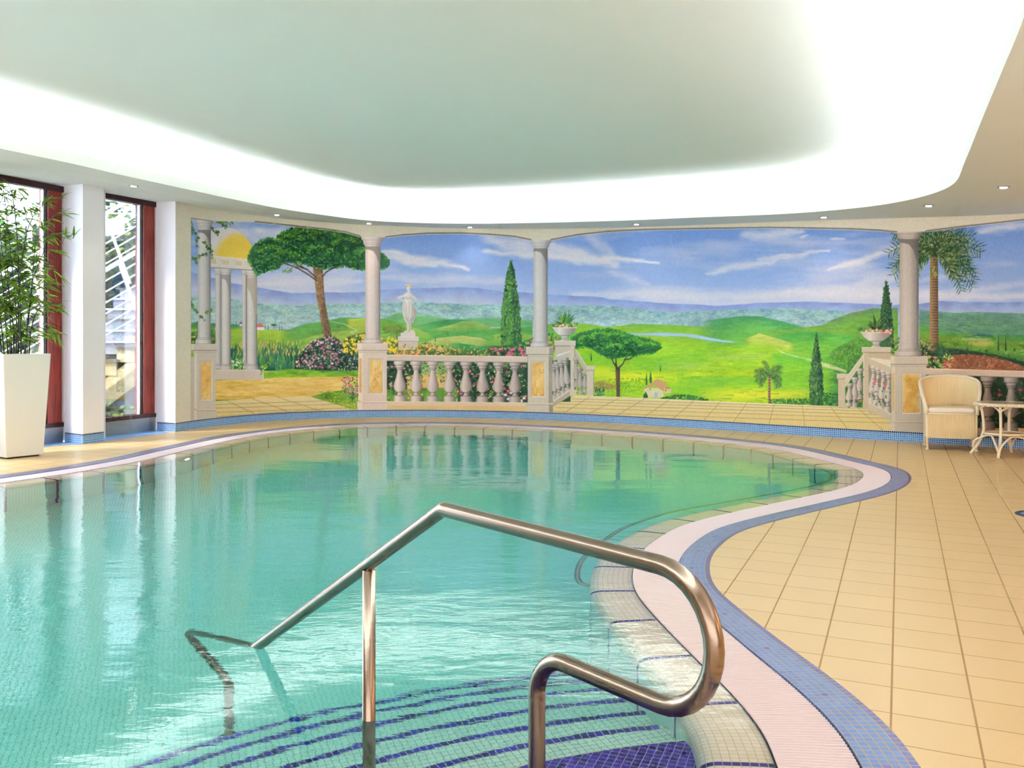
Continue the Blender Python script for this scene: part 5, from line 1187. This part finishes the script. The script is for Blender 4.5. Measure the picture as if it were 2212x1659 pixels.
# --- round lamp set in the pool wall
def wall_at(px, py, z):
    p = upx(px, py, z); j = int(np.argmin(np.linalg.norm(inner-np.array(p), axis=1))); return inner[j], -NRM[j]
u = (403-CX)/F; best = None
for j in range(NP_):
    if inner[j, 1] > 6 and inner[j, 0] < -2:
        e = abs(inner[j, 0]/inner[j, 1]-u)
        if best is None or e < best[0]: best = (e, j)
j = best[1]; c = inner[j]; n = -NRM[j]
root = empty('pool_lamp', (c[0], c[1], -.30), math.atan2(n[1], n[0]), label='round underwater lamp in the pool wall under the window pier', cat='pool lamp')
mb = MB(); mb.lathe([(.11, 0), (.14, 0), (.145, .012), (.14, .02), (.11, .016)], 32); o = mb.build('rim', M['chrome'], root, True); o.rotation_euler = (0, math.pi/2, 0)
mb = MB(); mb.lathe([(.0, .02), (.05, .018), (.06, .008), (.06, 0)], 24, caps=False); o = mb.build('lens', emis('pool_lamp_glow', (1, .97, .9, 1), 12.), root, True); o.rotation_euler = (0, math.pi/2, 0)
mb = MB(); mb.lathe([(.0, .006), (.112, .006), (.112, 0)], 24, caps=False); o = mb.build('reflector', M['steel_sill'], root, True); o.rotation_euler = (0, math.pi/2, 0)

# --- mosaic disc with drain at the right edge
dc = (3.66, 6.38); root = empty('floor_drain', dc+(0,), label='round blue mosaic floor drain at the right edge of the tiles', cat='floor drain')
mb = MB(); mb.lathe([(.135, .004), (.172, .004), (.174, 0)], 40, caps=False); mb.build('rim', M['darkblue'], root)
mb = MB(); mb.lathe([(.0, .003), (.136, .004)], 40, caps=False); mb.build('cover', M['discblue'], root)

# ================================================================ planter with bamboo
rnd = random.Random(3)
p0 = np.array(gp(12, 992.5)); p1 = np.array(gp(95, 984)); e1 = (p1-p0)/np.linalg.norm(p1-p0); e2 = np.array((-e1[1], e1[0])); bs = .385
ctr = (p0+p1)/2+e2*bs/2; ang = math.atan2(e1[1], e1[0]); tz = .0
root = empty('potted_bamboo', (ctr[0], ctr[1], 0), ang, label='tall green bamboo with dark stems in a tapered white square planter', cat='potted plant')
mb = MB(); h = 1.07; b2, t2, th = bs/2, .245, .03
vs = []
for (hw, z) in ((b2, .015), (t2, h), (t2-th, h), (t2-th-.01, h-.09)): vs += [(-hw, -hw, z), (hw, -hw, z), (hw, hw, z), (-hw, hw, z)]
fs = [(3, 2, 1, 0)]+[(r*4+k, r*4+(k+1) % 4, (r+1)*4+(k+1) % 4, (r+1)*4+k) for r in range(3) for k in range(4)]
mb.add(vs, fs); bevel(recalc(mb.build('planter', M['planter'], root)), .006)
mb = MB(); q = t2-th-.01; mb.add([(-q, -q, h-.085), (q, -q, h-.085), (q, q, h-.085), (-q, q, h-.085)], [(0, 1, 2, 3)]); mb.build('soil', M['soil'], root)
mb = MB(); mb.box((0, 0, .008), (bs-.06, bs-.06, .016)); mb.build('foot', M['seal'], root)
Dp = ctr[1]
def loc(px, py, dd=0.):                               # pixel at the plant's depth -> planter frame
    d = Dp+dd; X = (px-CX)*d/F; Z = CH-(py-YH)*d/F; v_ = np.array((X, d))-ctr; return Vector((v_ @ e1, v_ @ e2, Z))
stems = [[(39, 775), (40, 640), (39, 552), (35, 487), (27, 421), (19, 398)], [(54, 775), (60, 690), (66, 640), (73, 600), (96, 540)], [(51, 775), (60, 700), (68, 626), (73, 560), (77, 512)], [(46, 775), (44, 680), (44, 590), (58, 500), (80, 449)], [(25, 775), (22, 690), (15, 562), (7, 494)],
         [(18, 775), (8, 640), (0, 562), (-8, 450)], [(30, 775), (28, 700), (20, 640), (4, 540), (-6, 420)], [(10, 775), (2, 700), (-14, 560), (-30, 470)], [(5, 775), (-6, 690), (-30, 560), (-60, 470)], [(34, 775), (36, 700), (30, 620), (18, 500), (6, 395)], [(62, 775), (66, 720), (76, 680), (92, 655)], [(22, 775), (20, 722)], [(30, 775), (29, 718)], [(44, 775), (46, 730)], [(58, 775), (60, 735)],
         [(-10, 775), (-22, 640), (-30, 480), (-34, 400)], [(-30, 775), (-50, 640), (-66, 500)], [(-4, 775), (-4, 640), (-16, 500), (-14, 390)]]
leafV = []; leafF = []; leafM = []
def add_leaf(p, d, L, w, tw):
    d = d.normalized(); sx = d.cross(Vector((0, 0, 1)))
    if sx.length < .05: sx = Vector((1, 0, 0))
    sx.normalize(); up = sx.cross(d); sx = (sx*math.cos(tw)+up*math.sin(tw)); up = sx.cross(d)
    n = len(leafV); ts = (0., .22, .5, .8, 1.); ws = (.12, .9, 1., .55, 0.02)
    for t, ww in zip(ts, ws):
        c = p+d*L*t+Vector((0, 0, -L*.22*t*t))
        leafV.extend([tuple(c-sx*w*ww), tuple(c+up*w*.18*ww), tuple(c+sx*w*ww)])
    for k in range(4):
        a = n+k*3; leafF.extend([(a, a+1, a+4, a+3), (a+1, a+2, a+5, a+4)])
twigs = MB()
for si, st in enumerate(stems):
    dd = rnd.uniform(-.16, .16); pts = [loc(x, y, dd*(.8+.2*i)) for i, (x, y) in enumerate(st)]
    q = catmull([(p.x, p.y) for p in pts], 5, False); zz = np.interp(np.linspace(0, len(pts)-1, len(q)), range(len(pts)), [p.z for p in pts]); P3 = [Vector((a[0], a[1], z)) for a, z in zip(q, zz)]
    lim = t2-th-.03
    P3 = [Vector((max(-lim, min(lim, p.x)), max(-lim, min(lim, p.y)), p.z)) if p.z < h+.02 else p for p in P3]
    r0 = .0085 if len(st) > 3 else .0075
    mb = MB(); mb.tube(P3, [r0*(1-.65*i/len(P3)) for i in range(len(P3))], 8); mb.build('stem', M['stem'], root, True)
    if len(st) < 3: continue
    zmin, zmax = P3[0].z, P3[-1].z
    ntw = int(17*(zmax-zmin)) if len(st) > 3 else 10
    for k in range(ntw):
        t = rnd.uniform(.12, 1.); i = min(len(P3)-1, int(t*len(P3))); p = P3[i]
        an = rnd.uniform(0, 6.283); L = rnd.uniform(.12, .34)*(1-.25*t); e = p+Vector((math.cos(an)*L, math.sin(an)*L, rnd.uniform(-.02, .16)))
        m_ = (p+e)/2+Vector((0, 0, .03)); twigs.tube([p, m_, e], [.0026, .002, .0013], 5)
        for q_ in range(rnd.randint(4, 7)):
            tt = rnd.uniform(.45, 1.); b = p.lerp(e, tt)+Vector((0, 0, .02*(1-tt))); a2 = an+rnd.uniform(-1.3, 1.3)
            add_leaf(b, Vector((math.cos(a2), math.sin(a2), rnd.uniform(-.5, .35))), rnd.uniform(.09, .17), rnd.uniform(.008, .0125), rnd.uniform(-.9, .9))
for (pts, n_) in (([(120, 560), (140, 512), (152, 517), (160, 514)], 6), ([(80, 690), (110, 712), (128, 722)], 9), ([(104, 480), (120, 462), (146, 462)], 8), ([(100, 560), (116, 585), (135, 600)], 6), ([(70, 470), (104, 430), (136, 428)], 9), ([(96, 500), (112, 505), (136, 500)], 9)):
    P3 = [loc(x, y, -.05) for x, y in pts]; twigs.tube(P3, .0022, 5)
    for k in range(n_):
        t = rnd.uniform(.35, 1.); i = min(len(P3)-2, int(t*(len(P3)-1))); b = P3[i].lerp(P3[i+1], t*(len(P3)-1)-i); d = (P3[-1]-P3[0]).normalized()
        add_leaf(b, d+Vector((rnd.uniform(-.7, .7), rnd.uniform(-.5, .5), rnd.uniform(-.9, .5))), rnd.uniform(.12, .19), .0115, rnd.uniform(-.6, .6))
twigs.build('twigs', M['stem'], root)
mb = MB(); mb.add(leafV, leafF); mb.build('foliage', M['bamboo'], root, kind='stuff')

# ================================================================ wicker armchair
def cane(name, c=lin(232, 206, 158), rough=.55, rib=None):
    m = mat(name, c, rough); g = N(m); g.bump(g.noise(g.obj(), 160., 2.), .35, .003)
    n_ = g.noise(g.obj(), 9., 2.); g.l(g.mix(g.math('MULTIPLY', n_, .5), c, tuple(x*.86 for x in c[:3])+(1,)), g.b.inputs['Base Color']); return m
M['cane'] = cane('cream_wicker'); M['canewhite'] = cane('white_cane', lin(240, 222, 196), .45)
M['cushion'] = mat('glazed_cushion', lin(242, 226, 204), .3)
LF = np.array(gp(1997.7, 970.6)); RF = np.array(gp(2115.3, 976.2)); fd = np.array((-.36, -.933)); fd /= np.linalg.norm(fd); rd = np.array((-fd[1], fd[0])); rd = -rd if rd[0] < 0 else rd
cw = .53; cd = .50; mid = (LF+RF)/2; cc = mid-fd*cd/2
root = empty('wicker_armchair', (cc[0], cc[1], 0), math.atan2(rd[1], rd[0]), label='cream wicker tub armchair with a cushion against the mural', cat='chair')
# local frame: x right, -y front
hw, hd_ = cw/2, cd/2
for sx in (-1, 1):
    for sy in (-1, 1):
        mb = MB(); mb.tube([(sx*(hw-.02), sy*(hd_-.02), 0), (sx*(hw-.02), sy*(hd_-.02), .42)], .0135, 10); o = mb.build('leg', M['canewhite'], root, True)
        mb = MB(); mb.lathe([(.017, 0), (.017, .012), (.013, .02)], 12, c=(sx*(hw-.02), sy*(hd_-.02), 0)); mb.build('ferrule', M['canewhite'], o, True)
def ribbed(name, pts, z0f, z1f, rows, rib, depth, par, m_, flare=0.):   # vertical canes on a plan path
    P_, L = resample(np.array(pts, float), rib/6., closed=False); T_ = np.gradient(P_, axis=0); T_ /= np.linalg.norm(T_, axis=1)[:, None]; NN = np.c_[T_[:, 1], -T_[:, 0]]
    m = len(P_); vs = []; k_ = rows+1
    for i in range(m):
        s_ = i*L/(m-1); hgt = abs(math.sin(math.pi*s_/rib))**.6*depth
        for j in range(k_):
            t = j/rows; z = z0f(i/(m-1))*(1-t)+z1f(i/(m-1))*t; fl = flare*t*t; wv = .0011*math.sin(j*2.2+(i//6)*math.pi)
            q = P_[i]+NN[i]*(hgt+fl+wv); vs.append((q[0], q[1], z))
    back = len(vs)
    for i in range(m):
        for j in range(k_):
            t = j/rows; z = z0f(i/(m-1))*(1-t)+z1f(i/(m-1))*t; fl = flare*t*t; q = P_[i]+NN[i]*(fl-.012+depth*.0-abs(math.sin(math.pi*(i*L/(m-1))/rib))**.6*depth*.6); vs.append((q[0], q[1], z))
    fs = []
    for i in range(m-1):
        for j in range(rows): a = i*k_+j; fs.append((a, a+k_, a+k_+1, a+1)); fs.append((back+a, back+a+1, back+a+k_+1, back+a+k_))
    mb = MB(); mb.add(vs, fs); return mb.build(name, m_, par, True)
# front, side and back panels below the seat
ribbed('front_panel', [(-hw+.03, -hd_+.015), (hw-.03, -hd_+.015)], lambda t: .135, lambda t: .40, 8, .0150, .0085, root, M['cane'])
ribbed('side_panel', [(hw-.015, -hd_+.03), (hw-.015, hd_-.03)], lambda t: .135, lambda t: .40, 8, .0150, .0085, root, M['cane'])
ribbed('side_panel', [(-hw+.015, hd_-.03), (-hw+.015, -hd_+.03)], lambda t: .135, lambda t: .40, 8, .0150, .0085, root, M['cane'])
ribbed('back_panel', [(hw-.03, hd_-.015), (-hw+.03, hd_-.015)], lambda t: .135, lambda t: .40, 8, .0150, .0085, root, M['cane'])
mb = MB()
rl = [(-hw+.02, -hd_+.015), (hw-.02, -hd_+.015), (hw-.015, hd_-.02), (-hw+.015, hd_-.02)]
for z, r in ((.137, .009), (.40, .011)):
    mb.tube([(x, y, z) for x, y in rl], r, 8, closed=True)
mb.build('binding', M['canewhite'], root, True)
# tub back: from front left post round the back to front right
tub = catmull([(-hw+.01, -hd_+.02), (-hw-.005, -.05), (-hw+.015, hd_*.55), (-hw+.12, hd_-.005), (0, hd_+.03), (hw-.12, hd_-.005), (hw-.015, hd_*.55), (hw+.005, -.05), (hw-.01, -hd_+.02)], 8, False)
def topz(t):
    u = abs(2*t-1); return np.interp(u, [0, .25, .45, .62, .78, .9, 1.], [.80, .79, .755, .70, .62, .54, .455])
# shell flares outward towards its rim
P_, L_ = resample(tub, .0025, closed=False); m = len(P_); T_ = np.gradient(P_, axis=0); T_ /= np.linalg.norm(T_, axis=1)[:, None]; NN = np.c_[-T_[:, 1], T_[:, 0]]
NN = NN*np.sign(np.sum(NN*(P_-np.array((0, 0))), axis=1))[:, None]
vs = []; rows = 14; k_ = rows+1; rib = .0160
for side in (0, 1):
    for i in range(m):
        t = i/(m-1); s_ = t*L_; b = (abs(math.sin(math.pi*s_/rib))**.6-.5)*.009; zt = float(topz(t)); flare = (.055 if side == 0 else .055)*max(0, (zt-.42)/.38)
        for j in range(k_):
            w = j/rows; z = .40+(zt-.40)*w; o_ = flare*w**1.5+(b if side == 0 else -.014-b*.3)
            q = P_[i]+NN[i]*o_; vs.append((q[0], q[1], z))
if True:
    # the inside face carries the ribs as well
    fs = []
    for i in range(m-1):
        for j in range(rows):
            a = i*k_+j; fs.append((a, a+k_, a+k_+1, a+1)); a += m*k_; fs.append((a, a+1, a+k_+1, a+k_))
mb = MB(); mb.add(vs, fs); mb.build('backrest', M['cane'], root, True)
rim = []
for i in range(0, m, 9):
    t = i/(m-1); zt = float(topz(t)); fl = .055*max(0, (zt-.42)/.38); q = P_[i]+NN[i]*(fl-.007); rim.append(Vector((q[0], q[1], zt)))
q = P_[-1]; rim.append(Vector((q[0], q[1], float(topz(1.)))))
mb = MB(); mb.tube([rim[0]-Vector((0, 0, .06))]+rim+[rim[-1]-Vector((0, 0, .06))], .0185, 12)
for i in range(len(rim)*3):                             # braid over the rim
    f = i/3.; a = int(f); b = min(a+1, len(rim)-1); p = rim[min(a, len(rim)-1)].lerp(rim[b], f-a); d = (rim[b]-rim[max(a-1, 0)]).normalized()
    up = Vector((0, 0, 1)); sd = d.cross(up).normalized(); 
    mb.tube([p+sd*.019-d*.008, p+up.cross(d).cross(d)*-.0+Vector((0, 0, .0195)), p-sd*.019+d*.008], .0042, 5)
mb.build('rim', M['canewhite'], root, True)
mb = MB(); mb.box((0, -.01, .437), (cw-.055, cd-.03, .062)); o = mb.build('cushion', M['cushion'], root, True); bevel(o, .028, 5)
mb = MB(); mb.box((0, 0, .40), (cw-.06, cd-.05, .012)); mb.build('seat', M['cane'], root)

# ================================================================ round cane side table
tc = np.array((5.175, 9.72)); TR = .283; TZ = .55
root = empty('wicker_side_table', (tc[0], tc[1], 0), 0, label='round white cane side table with splayed legs beside the wicker chair', cat='table')
mb = MB(); mb.lathe([(0, -.004), (TR-.012, -.004), (TR-.012, .004), (0, .004)], 48, c=(0, 0, TZ), caps=False); mb.build('table_top', M['tabletop'], root)
mb = MB(); ring_ = [(TR*math.cos(a), TR*math.sin(a), TZ-.012) for a in np.linspace(0, 2*math.pi, 49)[:-1]]; mb.tube(ring_, .015, 10, closed=True)
for k in range(96):
    a = 2*math.pi*k/96; pts = []
    for q in range(5):
        b = -1.9+q*.95; rr_ = TR+.0165*math.cos(b); pts.append((rr_*math.cos(a+q*.016), rr_*math.sin(a+q*.016), TZ-.012+.0165*math.sin(b)))
    mb.tube(pts, .0045, 5)
mb.build('braided_edge', M['canewhite'], root, True)
feet = []
a0 = math.atan2(gp(2160.4, 988.7)[1]-tc[1], gp(2160.4, 988.7)[0]-tc[0])
for k in range(4):
    a = a0+k*math.pi/2; e = Vector((math.cos(a), math.sin(a), 0)); f = .33; feet.append(a)
    pts = [e*.235+Vector((0, 0, TZ-.02)), e*.21+Vector((0, 0, .40)), e*.205+Vector((0, 0, .245)), e*.25+Vector((0, 0, .12)), e*f]
    q = catmull([(p.x, p.y) for p in pts], 5, False); zz = np.interp(np.linspace(0, 4, len(q)), range(5), [p.z for p in pts]); mb = MB(); mb.tube([(x, y, z) for (x, y), z in zip(q, zz)], .0145, 10)
    mb.build('leg', M['canewhite'], root, True)
for k in range(4):
    a, b = feet[k], feet[k]+math.pi/2
    A_, B_ = Vector((math.cos(a), math.sin(a), 0)), Vector((math.cos(b), math.sin(b), 0)); mid_ = (A_+B_).normalized()
    up = [A_*.207+Vector((0, 0, .44)), (A_*.205+mid_*.03)+Vector((0, 0, .49)), mid_*.17+Vector((0, 0, TZ-.016)), (B_*.205+mid_*.03)+Vector((0, 0, .49)), B_*.207+Vector((0, 0, .44))]
    lo = [A_*.30+Vector((0, 0, .045)), (A_*.25+mid_*.05)+Vector((0, 0, .14)), mid_*.17+Vector((0, 0, .215)), (B_*.25+mid_*.05)+Vector((0, 0, .14)), B_*.30+Vector((0, 0, .045))]
    for nm, pts in (('upper_brace', up), ('lower_brace', lo)):
        pp = []
        for i in range(4):
            for t in np.linspace(0, 1, 7)[:-1]:
                p0_, p1_, p2_, p3_ = pts[max(i-1, 0)], pts[i], pts[i+1], pts[min(i+2, 4)]; pp.append(.5*((2*p1_)+(p2_-p0_)*t+(2*p0_-5*p1_+4*p2_-p3_)*t*t+(-p0_+3*p1_-3*p2_+p3_)*t**3))
        pp.append(pts[4]); mb = MB(); mb.tube(pp, .0105, 8); mb.build(nm, M['canewhite'], root, True)
mb = MB(); mb.tube([(.195*math.cos(a), .195*math.sin(a), .232) for a in np.linspace(0, 2*math.pi, 33)[:-1]], .012, 8, closed=True); mb.build('stretcher_ring', M['canewhite'], root, True)
mb = MB(); mb.lathe([(0, 0), (.186, 0)], 32, c=(0, 0, .236), caps=False); mb.build('shelf', M['cane'], root)

# ================================================================ outside: garden stair, railings, ivy bank
def at(px, py, d): return Vector(((px-CX)*d/F, d, CH-(py-YH)*d/F))
M['granite'] = mat('speckled_granite', lin(150, 148, 158), .6); g = N(M['granite']); n_ = g.noise(g.obj(), 140., 2.); g.l(g.ramp(n_, [(.38, lin(84, 84, 96)), (.62, lin(206, 204, 214))]), g.b.inputs['Base Color'])
M['nosestone'] = mat('dark_step_slab', lin(104, 98, 92), .7)
M['stone'] = mat('sandy_render', lin(206, 190, 140), .8); g = N(M['stone']); n_ = g.noise(g.obj(), 7., 5., .7); g.l(g.ramp(n_, [(.35, lin(186, 168, 120)), (.65, lin(226, 212, 170))]), g.b.inputs['Base Color'])
M['beam'] = mat('weathered_concrete', lin(156, 144, 104), .85); g = N(M['beam']); n_ = g.noise(g.obj(), 12., 5., .7); g.l(g.ramp(n_, [(.3, lin(112, 102, 68)), (.7, lin(180, 168, 126))]), g.b.inputs['Base Color'])
M['darkwall'] = mat('dark_grey_wall', lin(96, 92, 106), .9)  # one even dark grey
M['soil'] = M['soil']
D1 = 14.0
# near flight: stepped side, seen through the right-hand window; it climbs to the right
st = empty('garden_stair', at(224, 900, D1)[:2]+(-.2,), label='granite garden staircase with sandy side wall outside the windows', cat='staircase'); so = Vector(st.location)
tr, ri = .272, .203; base = at(252, 777, D1)
ks = range(-7, 4)
for k in ks:
    x0 = base.x+tr*(k-1); z = base.z+ri*k
    mb = MB(); mb.box(Vector((x0+tr/2+.02, D1+.6, z-.02))-so, (tr+.05, 1.24, .04)); mb.build('tread', M['nosestone'], st)
    mb = MB(); mb.box(Vector((x0+tr/2, D1+.6, z-.04-ri/2))-so, (tr, 1.18, ri)); mb.build('riser', M['stone'], st)
xa, xb = base.x+tr*(ks[0]-1), base.x+tr*3
sl = ri/tr; zf = lambda x, dz: base.z+(x-base.x)*sl+dz
mb = MB(); vs = [Vector((x, y, zf(x, dz)))-so for y in (D1-.06, D1+.1) for (x, dz) in ((xa, -.62), (xb, -.62), (xb, -.36), (xa, -.36))]; mb.add(vs, [(0, 1, 2, 3), (7, 6, 5, 4), (0, 4, 5, 1), (3, 2, 6, 7), (0, 3, 7, 4), (1, 5, 6, 2)]); recalc(mb.build('stringer', M['beam'], st))
mb = MB(); vs = [Vector((x, y, zf(x, dz)))-so for y in (D1+.02, D1+1.1) for (x, dz) in ((xa, -.4), (xb, -.4), (xb, -.16), (xa, -.16))]; mb.add(vs, [(0, 1, 2, 3), (7, 6, 5, 4), (0, 4, 5, 1), (3, 2, 6, 7), (0, 3, 7, 4), (1, 5, 6, 2)]); recalc(mb.build('side_wall', M['stone'], st))
# upper flight facing the window
st2 = empty('garden_stair', (base.x, D1+1.25, .9), label='upper run of speckled granite steps rising behind the white railing outside', cat='staircase'); so = Vector(st2.location)
for k in range(6):
    z = 1.0+.19*k; y = D1+1.3+.26*k
    mb = MB(); mb.box(Vector((base.x+.1, y+.3, z+.08))-so, (2.3, .6, .19)); mb.build('riser', M['granite'], st2)
    mb = MB(); mb.box(Vector((base.x+.1, y+.28, z+.185))-so, (2.34, .62, .03)); mb.build('tread', M['nosestone'] if k % 3 == 2 else M['granitelight'], st2)
# railings
def railing(label, x0, z0, x1, z1, d, n_lines, below, posts):
    r = empty('stair_railing', (x0, d, z0), label=label, cat='railing', group='white tube railings of the garden stair'); o_ = Vector((x0, d, z0)); sl_ = (z1-z0)/(x1-x0)
    mb = MB(); mb.tube([(0, 0, 0), (x1-x0, 0, z1-z0)], .036, 10); mb.build('top_rail', M['railwhite'], r, True)
    for k in range(n_lines):
        dz = -below*(k+1); mb = MB(); mb.tube([(0, 0, dz), (x1-x0, 0, z1-z0+dz)], .0125, 8); mb.build('rail_line', M['railwhite'], r, True)
    for (x, lean) in posts:
        t = Vector((x-x0, -.03, (x-x0)*sl_)); mb = MB(); mb.bar(t, t+Vector((lean, 0, -1.15)), .05, .03); mb.build('post', M['railwhite'], r)
a, b = at(-700, 1090, D1-.05), at(420, 468, D1-.05)
a = at(-500, 1010, D1-.05); b = at(400, 483, D1-.05)
railing('lower white diagonal railing with thin parallel bars outside the windows', a.x, a.z, b.x, b.z, D1-.05, 6, .165, [(at(262, 560, D1).x, .42), (at(100, 640, D1).x, .42), (at(-60, 700, D1).x, .42)])
a = at(-400, 828, D1+1.25); b = at(420, 350, D1+1.25)
railing('upper white diagonal railing behind the first, outside the windows', a.x, a.z, b.x, b.z, D1+1.25, 5, .165, [(at(228, 470, D1+1.25).x, .42), (at(60, 560, D1+1.25).x, .42)])
# landing guard, level bars across the top of the left window
r = empty('landing_railing', (-9.5, 16.2, 3.3), label='level white landing railing high outside the left window', cat='railing')
A_, B_ = at(-300, 412, 16.2), at(150, 418, 16.2)
for nm, dy, rad in (('top_rail', 0, .045), ('rail_line', 14, .016), ('rail_line', 28, .016), ('rail_line', 42, .016)):
    mb = MB(); p, q = at(-300, 412+dy, 16.2)-Vector((-9.5, 16.2, 3.3)), at(330, 420+dy, 16.2)-Vector((-9.5, 16.2, 3.3)); mb.tube([p, q], rad, 8); mb.build(nm, M['railwhite'], r, True)
for x in (64, 192, -80):
    mb = MB(); p = at(x, 408, 16.2)-Vector((-9.5, 16.2, 3.3)); mb.bar(p, p-Vector((0, 0, 1.1)), .07, .05); mb.build('post', M['railwhite'], r)
# ground, dark retaining wall under the stair, bright building wall far up
fill('garden_ground', [(-16, 9.5), gl(-6.4, -.25), gl(2.3, -.35), (-3.5, 18.5), (-16, 18.5)], [], -.02, M['soil'], kind='structure')
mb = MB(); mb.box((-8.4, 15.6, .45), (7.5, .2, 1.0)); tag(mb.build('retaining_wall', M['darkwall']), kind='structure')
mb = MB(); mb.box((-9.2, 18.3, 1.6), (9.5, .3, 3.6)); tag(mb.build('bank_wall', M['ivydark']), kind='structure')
def leafmass(name, label, n, fn, size, mats, cat='ivy'):
    r_ = random.Random(len(label)); mbs = MB()
    for k in range(n):
        p = fn(r_); s_ = size*r_.uniform(.6, 1.3); d = Vector((r_.uniform(-1, 1), r_.uniform(-1.4, -.1), r_.uniform(-.3, 1))).normalized(); a_ = Vector((d.z, .2, -d.x)).normalized(); b_ = d.cross(a_)
        mbs.add([p-a_*s_, p-b_*s_*.7, p+a_*s_*.9, p+b_*s_*.8], [(0, 1, 2, 3)], r_.randint(0, len(mats)-1))
    return mbs.build(name, mats, label=label, cat=cat, kind='stuff')
iv = [M['leaf1'], M['leaf2'], M['leaf3'], M['leaf4']]
def bank(r_):
    x = r_.uniform(-11.5, -4.6); z = r_.uniform(.6, 3.75)+.45*math.sin(x*2.1)+max(0, r_.gauss(0, .25)); return Vector((x, 17.95-.25*math.sin(x*3+z*4)-r_.uniform(0, .35), z))
leafmass('ivy_bank', 'green ivy covering the bank behind the garden stair', 6500, bank, .07, iv)
leafmass('sill_shrubs', 'low bright green plants just outside the windows', 1500, lambda r_: Vector((lambda t, n: (gl(t, n)[0], gl(t, n)[1], 0))(r_.uniform(-3, 1.6), r_.uniform(-1.3, -.3)))+Vector((0, 0, r_.uniform(.0, .3)+.1*r_.random())), .05, iv, 'shrub')
leafmass('stair_shrubs', 'climbing greenery beside the granite steps', 1400, lambda r_: Vector((r_.uniform(-7.9, -7.15), D1+1.84+r_.uniform(0, .4), -.02+r_.random()*1.2+abs(r_.gauss(0, .6)))), .06, iv, 'shrub')
